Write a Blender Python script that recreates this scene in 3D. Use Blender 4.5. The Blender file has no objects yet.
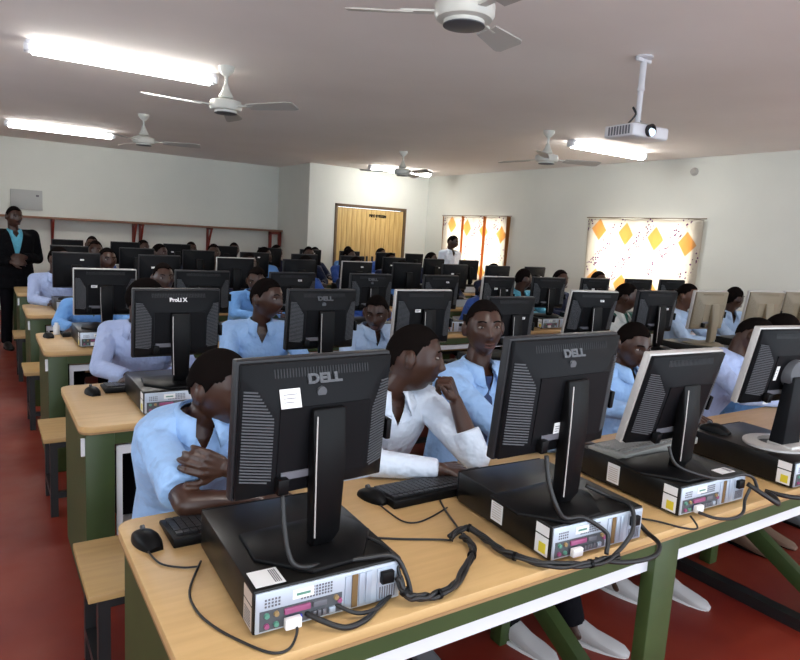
import bpy, bmesh, math, random
import numpy as np
from mathutils import Vector, Matrix, Euler
random.seed(7)
scene = bpy.context.scene
col = scene.collection
R = math.radians

# ------------------------------------------------------------------ materials
MATS = {}
def mat(name, c, rough=.5, metal=0.0, spec=.5, bump=None, vary=None, coat=0.0, emit=None, estr=0.0, sheen=0.0):
    if name in MATS: return MATS[name]
    m = bpy.data.materials.new(name); m.use_nodes = True
    nt = m.node_tree; b = nt.nodes['Principled BSDF']
    b.inputs['Base Color'].default_value = (*c, 1)
    b.inputs['Roughness'].default_value = rough
    b.inputs['Metallic'].default_value = metal
    b.inputs['Specular IOR Level'].default_value = spec
    b.inputs['Coat Weight'].default_value = coat
    if sheen: b.inputs['Sheen Weight'].default_value = sheen
    if emit:
        b.inputs['Emission Color'].default_value = (*emit, 1); b.inputs['Emission Strength'].default_value = estr
    tc = nt.nodes.new('ShaderNodeTexCoord')
    if vary:
        scale, c2, stretch = vary
        mp = nt.nodes.new('ShaderNodeMapping'); mp.inputs['Scale'].default_value = stretch
        n = nt.nodes.new('ShaderNodeTexNoise'); n.inputs['Scale'].default_value = scale; n.inputs['Detail'].default_value = 5
        r = nt.nodes.new('ShaderNodeValToRGB'); r.color_ramp.elements[0].position = .35; r.color_ramp.elements[1].position = .65
        r.color_ramp.elements[0].color = (*c, 1); r.color_ramp.elements[1].color = (*c2, 1)
        nt.links.new(tc.outputs['Object'], mp.inputs[0]); nt.links.new(mp.outputs[0], n.inputs['Vector'])
        nt.links.new(n.outputs['Fac'], r.inputs[0]); nt.links.new(r.outputs[0], b.inputs['Base Color'])
    if bump:
        scale, strength, dist = bump
        n = nt.nodes.new('ShaderNodeTexNoise'); n.inputs['Scale'].default_value = scale; n.inputs['Detail'].default_value = 3
        bp = nt.nodes.new('ShaderNodeBump'); bp.inputs['Strength'].default_value = strength; bp.inputs['Distance'].default_value = dist
        nt.links.new(tc.outputs['Object'], n.inputs['Vector']); nt.links.new(n.outputs['Fac'], bp.inputs['Height'])
        nt.links.new(bp.outputs[0], b.inputs['Normal'])
    MATS[name] = m
    return m

M_wall = mat('wall_paint', (.74, .75, .69), .8, vary=(1.2, (.70, .71, .655), (1, 1, 1)), bump=(30, .1, .01))
M_ceil = mat('ceiling_paint', (.88, .82, .78), .85, vary=(.8, (.82, .76, .72), (1, 1, 1)))
M_green = mat('green_paint', (.042, .070, .018), .45, vary=(6, (.034, .058, .015), (1, 1, 1)))
M_white = mat('white_paint', (.75, .76, .80), .4)
M_wood = mat('desk_wood', (.62, .40, .175), .42, vary=(3, (.56, .355, .15), (1.5, 14, 14)))
M_edge = mat('desk_edge', (.34, .20, .09), .5)
M_brown = mat('brown_batten', (.33, .16, .08), .6)
M_benchtop = mat('bench_wood', (.50, .31, .12), .5, vary=(3, (.44, .265, .10), (1.5, 14, 14)))
M_bframe = mat('black_steel', (.012, .012, .013), .4)
M_red = mat('red_oxide_steel', (.20, .018, .008), .5)
M_shelf = mat('shelf_wood', (.25, .12, .07), .6)
M_shell = mat('monitor_shell', (.0055, .006, .0075), .5, spec=.13)
M_louv = mat('dark_louvres', (.020, .021, .024), .4, spec=.2)
M_slat = mat('monitor_slats', (.085, .09, .10), .4, spec=.3)
M_dark = mat('deep_black', (.002, .002, .003), .5, spec=.15)
M_black = mat('black_plastic', (.003, .003, .0035), .42, spec=.15)
M_silver = mat('silver_bezel', (.52, .50, .48), .35, metal=.2)
M_dbezel = mat('dark_bezel', (.022, .022, .025), .4, spec=.25)
M_tan = mat('beige_shell', (.20, .165, .11), .5)
M_casetop = mat('case_black', (.006, .0055, .005), .33, spec=.28, vary=(14, (.009, .008, .007), (1, 1, 1)))
M_galv = mat('galvanised_steel', (.50, .56, .64), .35, metal=.35)
M_galvd = mat('slot_steel', (.40, .46, .55), .35, metal=.4)
M_label = mat('white_label', (.82, .82, .82), .5)
M_blabel = mat('beige_label', (.52, .42, .36), .5)
M_ylabel = mat('yellow_mark', (.75, .62, .04), .5)
M_print = mat('grey_print', (.12, .12, .14), .6)
M_screen = mat('lit_screen', (.01, .01, .01), .2, emit=(.45, .6, .9), estr=.6)
M_cable = mat('cable_rubber', (.010, .010, .011), .45)
M_key = mat('keycap', (.02, .02, .022), .4)
M_key2 = mat('grey_keycap', (.20, .20, .19), .5)
M_kb2 = mat('grey_keyboard', (.26, .26, .24), .5)
M_vga = mat('blue_plug', (.01, .02, .5), .4)
M_pink = mat('magenta_port', (.30, .07, .17), .4)
M_teal = mat('green_jack', (.10, .27, .20), .4)
M_orange = mat('orange_jack', (.30, .20, .09), .4)
M_rust = mat('open_slot', (.16, .09, .03), .7)
M_fan = mat('fan_enamel', (.60, .60, .55), .35)
M_fanb = mat('fan_blade', (.42, .40, .37), .4)
M_proj = mat('projector_plastic', (.62, .62, .66), .4)
M_glass = mat('lens_glass', (.05, .10, .25), .05, coat=1, emit=(.7, .85, 1), estr=1.5)
M_door = mat('door_wood', (.66, .46, .17), .45, vary=(5, (.50, .31, .10), (9, 9, .5)))
M_dframe = mat('door_frame', (.12, .07, .03), .5)
M_bezgrey = mat('mains_box', (.42, .43, .42), .5)
M_skin = mat('dark_skin', (.060, .025, .015), .34, spec=.5, bump=(90, .08, .002), vary=(7, (.048, .020, .012), (1, 1, 1)))
M_skin2 = mat('brown_skin', (.115, .048, .026), .45, spec=.5, vary=(7, (.09, .037, .02), (1, 1, 1)))
M_hair = mat('black_hair', (.007, .005, .0045), .95, spec=.03, bump=(260, .25, .002))
M_eye = mat('eye_white', (.30, .26, .23), .35)
M_iris = mat('iris', (.012, .007, .005), .15)
M_lip = mat('lips', (.085, .030, .024), .45)
M_tro = mat('black_trousers', (.006, .006, .008), .9, spec=.08, bump=(14, .4, .02))
M_navy = mat('navy_trousers', (.010, .012, .035), .8, bump=(14, .4, .02))
def shirt(name, c): return mat(name, c, .75, spec=.2, bump=(9, .9, .05), sheen=.1)
S_blue = shirt('sky_blue_shirt', (.34, .54, .86))
S_mid = shirt('mid_blue_shirt', (.16, .36, .72))
S_lav = shirt('lavender_blue_shirt', (.40, .48, .72))
S_white = shirt('white_shirt', (.72, .80, .92))
S_pale = shirt('pale_blue_shirt', (.46, .60, .80))
S_deep = shirt('royal_blue_shirt', (.05, .12, .42))
S_cyan = shirt('turquoise_shirt', (.13, .45, .60))
S_track = shirt('white_track_jacket', (.60, .62, .58))
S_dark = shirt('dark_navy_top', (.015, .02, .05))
M_suit = mat('black_suit', (.005, .005, .006), .9, spec=.08, bump=(9, .9, .05))
M_trackg = shirt('dark_green_yoke', (.02, .10, .07))
M_tie = mat('dark_blue_tie', (.015, .035, .12), .6)
M_shoe = mat('white_canvas_shoe', (.52, .50, .50), .7)
M_shoed = mat('grey_shoe', (.16, .16, .17), .6)
M_shoeb = mat('brown_shoe', (.20, .12, .08), .6)
M_shoek = mat('black_shoe', (.01, .01, .01), .35)
M_darkwood = mat('crimson_mark', (.20, .01, .02), .6)

# floor: worn red oxide paint
def floor_mat():
    m = bpy.data.materials.new('red_floor_paint'); m.use_nodes = True; nt = m.node_tree; b = nt.nodes['Principled BSDF']
    tc = nt.nodes.new('ShaderNodeTexCoord')
    n = nt.nodes.new('ShaderNodeTexNoise'); n.inputs['Scale'].default_value = 1.6; n.inputs['Detail'].default_value = 8
    r = nt.nodes.new('ShaderNodeValToRGB'); e = r.color_ramp.elements
    e[0].position = .3; e[0].color = (.17, .012, .008, 1); e[1].position = .72; e[1].color = (.27, .035, .014, 1)
    nt.links.new(tc.outputs['Object'], n.inputs['Vector']); nt.links.new(n.outputs['Fac'], r.inputs[0]); nt.links.new(r.outputs[0], b.inputs['Base Color'])
    n2 = nt.nodes.new('ShaderNodeTexNoise'); n2.inputs['Scale'].default_value = 5
    mr = nt.nodes.new('ShaderNodeMapRange'); mr.inputs['To Min'].default_value = .3; mr.inputs['To Max'].default_value = .6
    nt.links.new(tc.outputs['Object'], n2.inputs['Vector']); nt.links.new(n2.outputs['Fac'], mr.inputs['Value']); nt.links.new(mr.outputs[0], b.inputs['Roughness'])
    return m
M_floor = floor_mat()

# curtain: patterned cloth, lets daylight through. generated in the sheet's own y/z metres
def curtain_mat(name, brown):
    m = bpy.data.materials.new(name); m.use_nodes = True; nt = m.node_tree
    for n in list(nt.nodes): nt.nodes.remove(n)
    N = nt.nodes.new; L = nt.links.new
    out = N('ShaderNodeOutputMaterial'); tc = N('ShaderNodeTexCoord'); sep = N('ShaderNodeSeparateXYZ')
    L(tc.outputs['Object'], sep.inputs[0])
    def mth(op, a, b=None, c=None):
        x = N('ShaderNodeMath'); x.operation = op
        for i, v in enumerate((a, b, c)):
            if v is None: continue
            if isinstance(v, (int, float)): x.inputs[i].default_value = v
            else: L(v, x.inputs[i])
        return x.outputs[0]
    Y, Z = sep.outputs['Y'], sep.outputs['Z']
    # lozenges on a staggered lattice
    py, pz = .46, .70
    u = mth('DIVIDE', Y, py); v = mth('ADD', mth('DIVIDE', Z, pz), mth('MULTIPLY', u, -.07))
    def loz(uo, vo, wu, wv):
        a = mth('ABSOLUTE', mth('SUBTRACT', mth('FRACT', mth('ADD', u, uo)), .5))
        b = mth('ABSOLUTE', mth('SUBTRACT', mth('FRACT', mth('ADD', v, vo)), .5))
        s = mth('ADD', mth('DIVIDE', a, wu), mth('DIVIDE', b, wv))
        return mth('LESS_THAN', s, 1.0)
    l = loz(.07, .959, .27, .22)
    # dotted purple sprig bands between them
    vor = N('ShaderNodeTexVoronoi'); vor.inputs['Scale'].default_value = 27; L(tc.outputs['Object'], vor.inputs['Vector'])
    dots = mth('LESS_THAN', vor.outputs['Distance'], .34)
    band = mth('LESS_THAN', mth('ABSOLUTE', mth('SUBTRACT', mth('FRACT', mth('ADD', mth('ADD', u, v), .05)), .5)), .17)
    nz = N('ShaderNodeTexNoise'); nz.inputs['Scale'].default_value = 9; L(tc.outputs['Object'], nz.inputs['Vector'])
    dots = mth('MULTIPLY', mth('MULTIPLY', dots, band), mth('GREATER_THAN', nz.outputs['Fac'], .45))
    def mix(f, a, b):
        x = N('ShaderNodeMix'); x.data_type = 'RGBA'; L(f, x.inputs[0])
        for i, q in ((6, a), (7, b)):
            if isinstance(q, tuple): x.inputs[i].default_value = (*q, 1)
            else: L(q, x.inputs[i])
        return x.outputs[2]
    c = mix(l, (.66, .62, .56), (.62, .40, .18))
    c = mix(dots, c, (.16, .06, .17))
    if brown:
        st = mth('LESS_THAN', mth('FRACT', mth('MULTIPLY', Y, 1.65)), .16)
        c = mix(st, c, (.35, .15, .05))
    d = N('ShaderNodeBsdfDiffuse'); t = N('ShaderNodeBsdfTranslucent'); mx = N('ShaderNodeMixShader'); mx.inputs[0].default_value = .55
    L(c, d.inputs['Color']); L(c, t.inputs['Color']); L(d.outputs[0], mx.inputs[1]); L(t.outputs[0], mx.inputs[2]); L(mx.outputs[0], out.inputs[0])
    return m
M_curt = curtain_mat('lozenge_curtain', False)
M_curt2 = curtain_mat('striped_lozenge_curtain', True)

# ------------------------------------------------------------------ mesh building
class MB:
    """collects shapes into ONE mesh"""
    def __init__(s): s.v = []; s.f = []; s.mi = []; s.m = 0
    def add(s, vs, fs):
        o = len(s.v); s.v += [tuple(p) for p in vs]; s.f += [tuple(i + o for i in f) for f in fs]; s.mi += [s.m] * len(fs)
    def box(s, x0, x1, y0, y1, z0, z1):
        s.add([(x0,y0,z0),(x1,y0,z0),(x1,y1,z0),(x0,y1,z0),(x0,y0,z1),(x1,y0,z1),(x1,y1,z1),(x0,y1,z1)],
              [(3,2,1,0),(4,5,6,7),(0,1,5,4),(1,2,6,5),(2,3,7,6),(3,0,4,7)]); return s
    def bar(s, p, q, w, h, up=(0,0,1)):
        p = Vector(p); q = Vector(q); d = (q-p).normalized(); u = Vector(up)
        a = d.cross(u)
        if a.length < 1e-4: a = d.cross(Vector((1,0,0)))
        a.normalize(); u = a.cross(d).normalized()
        vs = []
        for c in (p, q):
            for i, j in ((-1,-1),(1,-1),(1,1),(-1,1)): vs.append(c + a*(w/2*i) + u*(h/2*j))
        s.add(vs, [(3,2,1,0),(4,5,6,7),(0,1,5,4),(1,2,6,5),(2,3,7,6),(3,0,4,7)]); return s
    def loft(s, rings, cap=True):
        n = len(rings[0]); vs = [p for r in rings for p in r]; fs = []
        for k in range(len(rings)-1):
            for i in range(n):
                j = (i+1) % n; fs.append((k*n+i, k*n+j, (k+1)*n+j, (k+1)*n+i))
        if cap: fs.append(tuple(range(n-1, -1, -1))); fs.append(tuple((len(rings)-1)*n+i for i in range(n)))
        s.add(vs, fs); return s
    def prism(s, poly, z0, z1):
        return s.loft([[(x,y,z0) for x,y in poly], [(x,y,z1) for x,y in poly]])
    def prism_y(s, poly, y0, y1):    # poly in x,z
        return s.loft([[(x,y1,z) for x,z in poly], [(x,y0,z) for x,z in poly]])
    def lathe(s, prof, c=(0,0,0), n=24, axis='z'):
        rings = []
        for r, h in prof:
            ring = []
            for i in range(n):
                a = 2*math.pi*i/n; x, y = r*math.cos(a), r*math.sin(a)
                if axis == 'z': p = (x, y, h)
                elif axis == 'y': p = (x, h, -y)
                else: p = (h, x, y)
                ring.append((p[0]+c[0], p[1]+c[1], p[2]+c[2]))
            rings.append(ring)
        return s.loft(rings)
    def capsule(s, p, q, r0, r1, n=14, k=4):
        p = Vector(p); q = Vector(q); d = q-p
        if d.length < 1e-6: d = Vector((0,0,1e-5))
        dn = d.normalized(); a = dn.orthogonal().normalized(); b = dn.cross(a)
        rings = []
        for i in range(k+1):
            t = math.pi/2*(1-i/k)*.985; c = p - dn*(r0*math.sin(t)); rr = r0*math.cos(t)
            rings.append([c + (a*math.cos(2*math.pi*j/n) + b*math.sin(2*math.pi*j/n))*rr for j in range(n)])
        for i in range(k+1):
            t = math.pi/2*(i/k)*.985; c = q + dn*(r1*math.sin(t)); rr = r1*math.cos(t)
            rings.append([c + (a*math.cos(2*math.pi*j/n) + b*math.sin(2*math.pi*j/n))*rr for j in range(n)])
        return s.loft(rings)
    def frustum(s, p, q, r0, r1, n=16):
        p = Vector(p); q = Vector(q); dn = (q-p).normalized(); a = dn.orthogonal().normalized(); b = dn.cross(a)
        return s.loft([[c + (a*math.cos(2*math.pi*j/n) + b*math.sin(2*math.pi*j/n))*rr for j in range(n)] for c, rr in ((p,r0),(q,r1))])
    def ellipsoid(s, c, r, M=None, n=16, k=10):
        rings = []; M = M or Matrix.Identity(3); c = Vector(c)
        for i in range(k+1):
            t = math.pi*(.01+.98*i/k)
            rings.append([c + M @ Vector((r[0]*math.sin(t)*math.cos(2*math.pi*j/n), r[1]*math.sin(t)*math.sin(2*math.pi*j/n), -r[2]*math.cos(t))) for j in range(n)])
        return s.loft(rings)
    def tube(s, pts, r, n=8, smooth=5):
        P = [Vector(p) for p in pts]
        if smooth and len(P) > 2:
            Q = []
            for i in range(len(P)-1):
                p0 = P[max(i-1,0)]; p1 = P[i]; p2 = P[i+1]; p3 = P[min(i+2,len(P)-1)]
                for k in range(smooth):
                    t = k/smooth
                    Q.append(.5*((2*p1)+(p2-p0)*t+(2*p0-5*p1+4*p2-p3)*t*t+(3*p1-p0-3*p2+p3)*t**3))
            Q.append(P[-1]); P = Q
        rings = []; a = None
        for i, p in enumerate(P):
            d = (P[min(i+1,len(P)-1)] - P[max(i-1,0)]).normalized()
            if a is None: a = d.orthogonal().normalized()
            a = (a - d*a.dot(d)).normalized(); b = d.cross(a)
            rr = r[i*len(r)//len(P)] if isinstance(r, (list,tuple)) else r
            rings.append([p + (a*math.cos(2*math.pi*j/n) + b*math.sin(2*math.pi*j/n))*rr for j in range(n)])
        return s.loft(rings)
    def build(s, name, mats, parent=None, bevel=0, smooth=False, loc=None, segs=2):
        me = bpy.data.meshes.new(name); me.from_pydata(s.v, [], s.f)
        bm = bmesh.new(); bm.from_mesh(me)
        for i, f in enumerate(bm.faces): f.material_index = s.mi[i]
        if bevel:
            ed = [e for e in bm.edges if len(e.link_faces) == 2 and e.calc_face_angle(0) > .5]
            bmesh.ops.bevel(bm, geom=ed, offset=bevel, segments=segs, affect='EDGES', clamp_overlap=True, profile=.5)
        bmesh.ops.recalc_face_normals(bm, faces=bm.faces)
        bm.to_mesh(me); bm.free()
        if not isinstance(mats, (list, tuple)): mats = [mats]
        for m in mats: me.materials.append(m)
        if smooth or bevel: me.polygons.foreach_set('use_smooth', [True]*len(me.polygons))
        if (bevel or smooth == 'auto'): me.set_sharp_from_angle(angle=R(40))
        o = bpy.data.objects.new(name, me); col.objects.link(o)
        if parent: o.parent = parent
        if loc is not None: o.location = loc
        return o

def empty(name, loc=(0,0,0), rz=0):
    o = bpy.data.objects.new(name, None); col.objects.link(o); o.location = loc; o.rotation_euler = (0,0,rz); o.empty_display_size = .1
    return o
def tag(o, label, cat=None, group=None, kind=None):
    if label: o['label'] = label
    if cat: o['category'] = cat
    if group: o['group'] = group
    if kind: o['kind'] = kind
    return o
def struct(o): o['kind'] = 'structure'; return o
CH = {}
def kids(o): return [c for c in col.objects if c.parent == o]
def copy_tree(o, tree, parent=None):
    c = o.copy(); col.objects.link(c)
    if parent: c.parent = parent
    for k, sub in tree: copy_tree(k, sub, c)
    return c
def tree_of(o):
    return [(k, tree_of(k)) for k in sorted(kids(o), key=lambda q: q.name)]
def text_mesh(name, s, size, m, parent, M, depth=.0006, bold=0.0):
    cu = bpy.data.curves.new(name, 'FONT'); cu.body = s; cu.size = size; cu.extrude = depth; cu.align_x = 'CENTER'; cu.align_y = 'CENTER'; cu.offset = bold
    t = bpy.data.objects.new(name, cu); col.objects.link(t)
    dg = bpy.context.evaluated_depsgraph_get(); me = bpy.data.meshes.new_from_object(t.evaluated_get(dg))
    bpy.data.objects.remove(t); me.transform(M); me.materials.clear(); me.materials.append(m)
    o = bpy.data.objects.new(name, me); col.objects.link(o)
    if parent: o.parent = parent
    return o
TXT_Y = Matrix.Rotation(R(90), 4, 'X')       # text read from -Y
ORD = ['', 'first', 'second', 'third', 'fourth', 'fifth', 'sixth', 'seventh', 'eighth', 'ninth', 'tenth', 'eleventh']
ROWN = ['', 'front', 'second', 'third', 'fourth', 'fifth', 'rearmost']

# ------------------------------------------------------------------ the setting
H = 2.70; XR = 7.42; YD = 10.6; YB = 12.0; XJ = 4.88; XL = -2.0; YN = -2.6
struct(MB().box(XL-.2, XR+.25, YN, YB+.2, -.1, 0).build('floor', M_floor))
struct(MB().box(XL-.2, XR+.25, YN, YB+.2, H, H+.12).build('ceiling', M_ceil))
struct(MB().box(XL-.2, XJ, YB, YB+.2, 0, H).build('wall_back', M_wall))
DX0, DX1, DZ = 5.45, 6.88, 2.0
w = MB().box(XJ, DX0-.05, YD, YD+.2, 0, H).box(DX1+.05, XR+.25, YD, YD+.2, 0, H).box(DX0-.05, DX1+.05, YD, YD+.2, DZ+.05, H)
struct(w.build('wall_door_side', M_wall))
struct(MB().box(XJ, XJ+.2, YD+.2, YB+.2, 0, H).build('wall_recess', M_wall))
# right wall with two openings
W1 = (8.26, 9.84, .88, 1.925); W2 = (4.84, 6.36, .98, 1.925)
w = MB(); ys = [YN, W2[0], W2[1], W1[0], W1[1], YD]
for a, b in ((0,1),(2,3),(4,5)): w.box(XR, XR+.25, ys[a], ys[b], 0, H)
for W in (W1, W2): w.box(XR, XR+.25, W[0], W[1], 0, W[2]); w.box(XR, XR+.25, W[0], W[1], W[3], H)
struct(w.build('wall_right', M_wall))
# left wall out of frame, with three open windows that let the day in
w = MB(); seg = [YN, -1.2, .8, 2.2, 4.2, 5.6, 7.6, YB+.2]
for a in (0,2,4,6): w.box(XL-.2, XL, seg[a], seg[a+1], 0, H)
for a in (1,3,5): w.box(XL-.2, XL, seg[a], seg[a+1], 0, .95); w.box(XL-.2, XL, seg[a], seg[a+1], 2.1, H)
struct(w.build('wall_left', M_wall))
struct(MB().box(XR-.02, XR, YN, YD, 0, .09).build('baseboard_right', M_red))
for i, W in enumerate((W1, W2)):
    wn = struct(MB().box(XR+.12, XR+.17, W[0], W[1], W[2], W[2]+.05).box(XR+.12, XR+.17, W[0], W[1], W[3]-.05, W[3])
        .box(XR+.12, XR+.17, W[0], W[0]+.05, W[2], W[3]).box(XR+.12, XR+.17, W[1]-.05, W[1], W[2], W[3])
        .box(XR+.12, XR+.17, (W[0]+W[1])/2-.02, (W[0]+W[1])/2+.02, W[2], W[3]).build('window_%d' % (i+1), M_bframe))
    g = mat('window_glass', (.9,.95,.95), .02)
    if 'glass_mix' not in g.node_tree.nodes:
        nt = g.node_tree; tb = nt.nodes.new('ShaderNodeBsdfTransparent'); mx = nt.nodes.new('ShaderNodeMixShader'); mx.name = 'glass_mix'; mx.inputs[0].default_value = .08
        nt.links.new(tb.outputs[0], mx.inputs[1]); nt.links.new(nt.nodes['Principled BSDF'].outputs[0], mx.inputs[2]); nt.links.new(mx.outputs[0], nt.nodes['Material Output'].inputs[0])
    MB().box(XR+.14, XR+.145, W[0]+.05, W[1]-.05, W[2]+.05, W[3]-.05).build('pane', g, wn)
# door
d = empty('door_1', ((DX0+DX1)/2, YD+.03, 0)); struct(d)
hw = (DX1-DX0)/2
MB().box(-hw-.05, -hw, -.05, .1, 0, DZ+.05).box(hw, hw+.05, -.05, .1, 0, DZ+.05).box(-hw-.05, hw+.05, -.05, .1, DZ, DZ+.05).build('door_frame', M_dframe, d, bevel=.004)
for s_ in (-1, 1):
    leaf = MB()
    for k in range(7):
        x0 = (0 if s_ > 0 else -hw) + k*hw/7
        leaf.box(x0+.003, x0+hw/7-.003, -.02, .02, .01, DZ-.01)
    lf = leaf.build('door_leaf', M_door, d, bevel=.003)
    MB().box(s_*.06-.015, s_*.06+.015, -.055, -.02, .98, 1.12).build('door_handle', M_bframe, lf, bevel=.004)
text_mesh('door_sign', 'FIRE SYSTEM', .068, M_dark, d, Matrix.Translation((.14,-.024,1.87)) @ TXT_Y, .001, .004)
text_mesh('door_sign', 'v', .05, M_dark, d, Matrix.Translation((.10,-.024,1.815)) @ TXT_Y, .001, .004)

# curtains
def curtain(name, Y0, Y1, z0, z1, m, label, folds):
    x = XR-.05; ny, nz = 90, 24; vs = []; fs = []
    for i in range(ny+1):
        for j in range(nz+1):
            t = i/ny; y = Y0+(Y1-Y0)*t; u = j/nz; z = z1+(z0-z1)*u
            dx = .014*math.sin(t*folds*2*math.pi)*(.4+.6*u) + .008*math.sin(t*17+1)
            pinch = .03*u*(1-2*t) if name else 0
            vs.append((dx, y+pinch-Y0, z+.008*math.sin(t*math.pi*6)*(1-u)-z1))
    for i in range(ny):
        for j in range(nz):
            a = i*(nz+1)+j; fs.append((a, a+nz+1, a+nz+2, a+1))
    b = MB(); b.add(vs, fs); o = b.build(name, m, loc=(x, Y0, z1), smooth=True)
    md = o.modifiers.new('thickness', 'SOLIDIFY'); md.thickness = .0015
    tag(o, label, 'curtain', 'patterned window curtains')
    MB().tube([(.0,-.03,.012),(.0,Y1-Y0+.03,.012)], .006, smooth=0).build('curtain_wire', M_dframe, o)
    return o
curtain('window_curtain', 8.12, 9.98, .82, 1.95, M_curt2, 'backlit white and brown striped curtain on the far window in the corner beside the woman', 9)
curtain('window_curtain', 4.68, 6.47, .90, 1.945, M_curt, 'backlit white curtain with orange lozenges on the window nearest the projector', 7)

# wall shelf with red brackets
sh = empty('wall_shelf', (2.6, YB, 1.49)); tag(sh, 'long thin wooden shelf on red steel brackets along the left back wall', 'shelf')
MB().box(-2.9, 2.27, -.30, 0, -.018, .018).build('shelf_board', M_shelf, sh, bevel=.003)
def bracket(x, kind):
    b = MB(); b.box(x-.02, x+.02, -.03, 0, -.50, -.018); b.box(x-.02, x+.02, -.28, 0, -.045, -.018); b.bar((x,-.02,-.42),(x,-.26,-.04), .03, .03); b.build('shelf_bracket', M_red, sh)
for x in (-1.60, -.36, -.25, .92): bracket(x, 0)
fr = MB(); fr.box(2.01, 2.06, -.28, -.23, -.75, -.018).box(2.20, 2.25, -.28, -.23, -.75, -.018).box(2.01, 2.25, -.28, -.23, -.07, -.018); fr.build('shelf_bracket', M_red, sh)
bx = empty('electric_panel', (.65, YB, 1.76)); tag(bx, 'flat grey electric distribution panel on the back wall above the shelf', 'electrical panel')
MB().box(-.22, .22, -.06, 0, -.16, .15).build('panel_housing', M_bezgrey, bx, bevel=.006)
MB().box(.13, .17, -.066, -.06, .05, .08).build('panel_latch', M_print, bx)
tag(MB().lathe([(.0,0),(.035,0),(.05,.03),(.05,.045),(.0,.045)], n=20, axis='x').build('siren_cap', M_fanb, loc=(XR-.045, 4.92, 2.53), smooth='auto'), 'small round grey fitting high on the right wall above the large curtain', 'wall fitting')

# lights
M_tube = mat('lit_diffuser', (1,1,1), .5, emit=(1, .985, .94), estr=26.0)
def tube_light(x, y, label, rz=0):
    o = empty('fluorescent_light', (x, y, H), rz); tag(o, label, 'ceiling light', 'fluorescent ceiling lights')
    MB().box(-.64, .64, -.05, .05, -.03, 0).build('light_housing', M_white, o, bevel=.005)
    prof = [(.056*math.cos(a), -.03-.06*math.sin(a)) for a in [math.pi*k/8 for k in range(9)]]  # diffuser profile enlarged, the bloom around the lit tube is put into its shape
    MB().loft([[(-.60,y_,z_) for y_,z_ in prof], [(.60,y_,z_) for y_,z_ in prof]]).build('light_diffuser', M_tube, o, smooth='auto')
    for s_ in (-1,1): MB().box(s_*.625-.025, s_*.625+.025, -.045, .045, -.075, -.02).build('end_cap', M_white, o, bevel=.006)
tube_light(.94, 5.25, 'lit fluorescent batten nearest the left edge, largest of the ceiling tubes')
tube_light(6.15, 5.20, 'lit fluorescent batten on the ceiling behind the projector')
tube_light(.96, 9.85, 'lit fluorescent batten at far left above the wall shelf')
tube_light(6.25, 9.80, 'lit fluorescent batten in front of the wooden double door')
tube_light(.94, .5, 'lit fluorescent batten overhead outside the view, left row')
tube_light(6.15, .5, 'lit fluorescent batten overhead outside the view, right row')

# ceiling fans
def fan(x, y, a0, label, rb=.60):
    o = empty('ceiling_fan', (x, y, H)); tag(o, label, 'ceiling fan', 'three bladed ceiling fans')
    MB().lathe([(.0,0),(.06,0),(.055,-.03),(.02,-.07),(0,-.07)], n=20).build('ceiling_rose', M_fan, o, smooth='auto')
    MB().lathe([(.011,-.05),(.011,-.2),(0,-.2)], n=12).build('rod', M_fan, o, smooth='auto')
    MB().lathe([(.0,-.13),(.018,-.13),(.03,-.17),(.055,-.215),(.05,-.225),(0,-.225)], n=24).build('canopy', M_fan, o, smooth='auto')
    MB().lathe([(0,-.235),(.07,-.235),(.112,-.248),(.118,-.262),(.118,-.292),(.108,-.310),(.080,-.315),(.078,-.328),(0,-.332)], n=32).build('motor', M_fan, o, smooth='auto')
    MB().lathe([(.079,-.329),(.082,-.330),(.082,-.334),(.079,-.335)], n=32).build('trim_ring', M_slat, o, smooth='auto')
    for k in range(3):
        a = R(a0+120*k); bl = MB(); n = 12; top = []; 
        ring = []
        for i in range(n+1):
            t = i/n; r = .20+(rb-.20)*t; w_ = .045+.022*t - (.03*max(0,t-.9)*10*.6)
            ring.append((r, w_))
        rings = []
        for r, w_ in ring:
            tw = R(-14); rings.append([Matrix.Rotation(a,3,'Z') @ Vector((r, sy*w_*math.cos(tw), -.29+sy*w_*math.sin(tw)+dz)) for sy, dz in ((-1,-.003),(1,-.003),(1,.003),(-1,.003))])
        b_ = bl.loft(rings).build('blade', M_fanb, o)
        MB().bar(Matrix.Rotation(a,3,'Z')@Vector((.09,0,-.285)), Matrix.Rotation(a,3,'Z')@Vector((.25,0,-.287)), .035, .008).build('blade_arm', M_fan, b_)
fan(1.61, 2.13, 25, 'white ceiling fan cut by the top edge, nearest of the fans', .46)
fan(1.57, 4.93, 185, 'white ceiling fan beside the largest left fluorescent tube')
fan(1.57, 7.80, 222, 'white ceiling fan at left between the two left tubes, near the back wall')
fan(5.00, 7.80, 275, 'white ceiling fan hanging in line with the wooden door')
fan(4.97, 5.00, 340, 'white ceiling fan left of the tube behind the projector')

# projector
pr = empty('projector', (3.40, 2.68, 0)); tag(pr, 'white ceiling projector hanging on a pole with its lens lit', 'projector')
MB().lathe([(0,H),(.05,H),(.055,H-.012),(.02,H-.02),(0,H-.02)], n=20).build('mount_plate', M_proj, pr, smooth='auto')
MB().box(-.06,.06,-.012,.012,H-.035,H-.015).build('mount_arm', M_proj, pr, bevel=.004)
MB().lathe([(0,H-.02),(.019,H-.02),(.019,H-.18),(.022,H-.185),(.022,H-.2),(.017,H-.205),(.017,2.30),(0,2.30)], n=16).build('pole', M_proj, pr, smooth='auto')
MB().box(-.05,.05,-.05,.05,2.275,2.305).build('mount_bracket', M_fanb, pr, bevel=.004)
Mz = Matrix.Rotation(R(-4),3,'Z')
def rot_all(mb): mb.v = [tuple(Mz @ Vector(v)) for v in mb.v]; return mb
bd = rot_all(MB().box(-.155,.155,-.115,.115,2.21,2.285)).build('projector_body', M_proj, pr, bevel=.014, segs=3)
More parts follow.
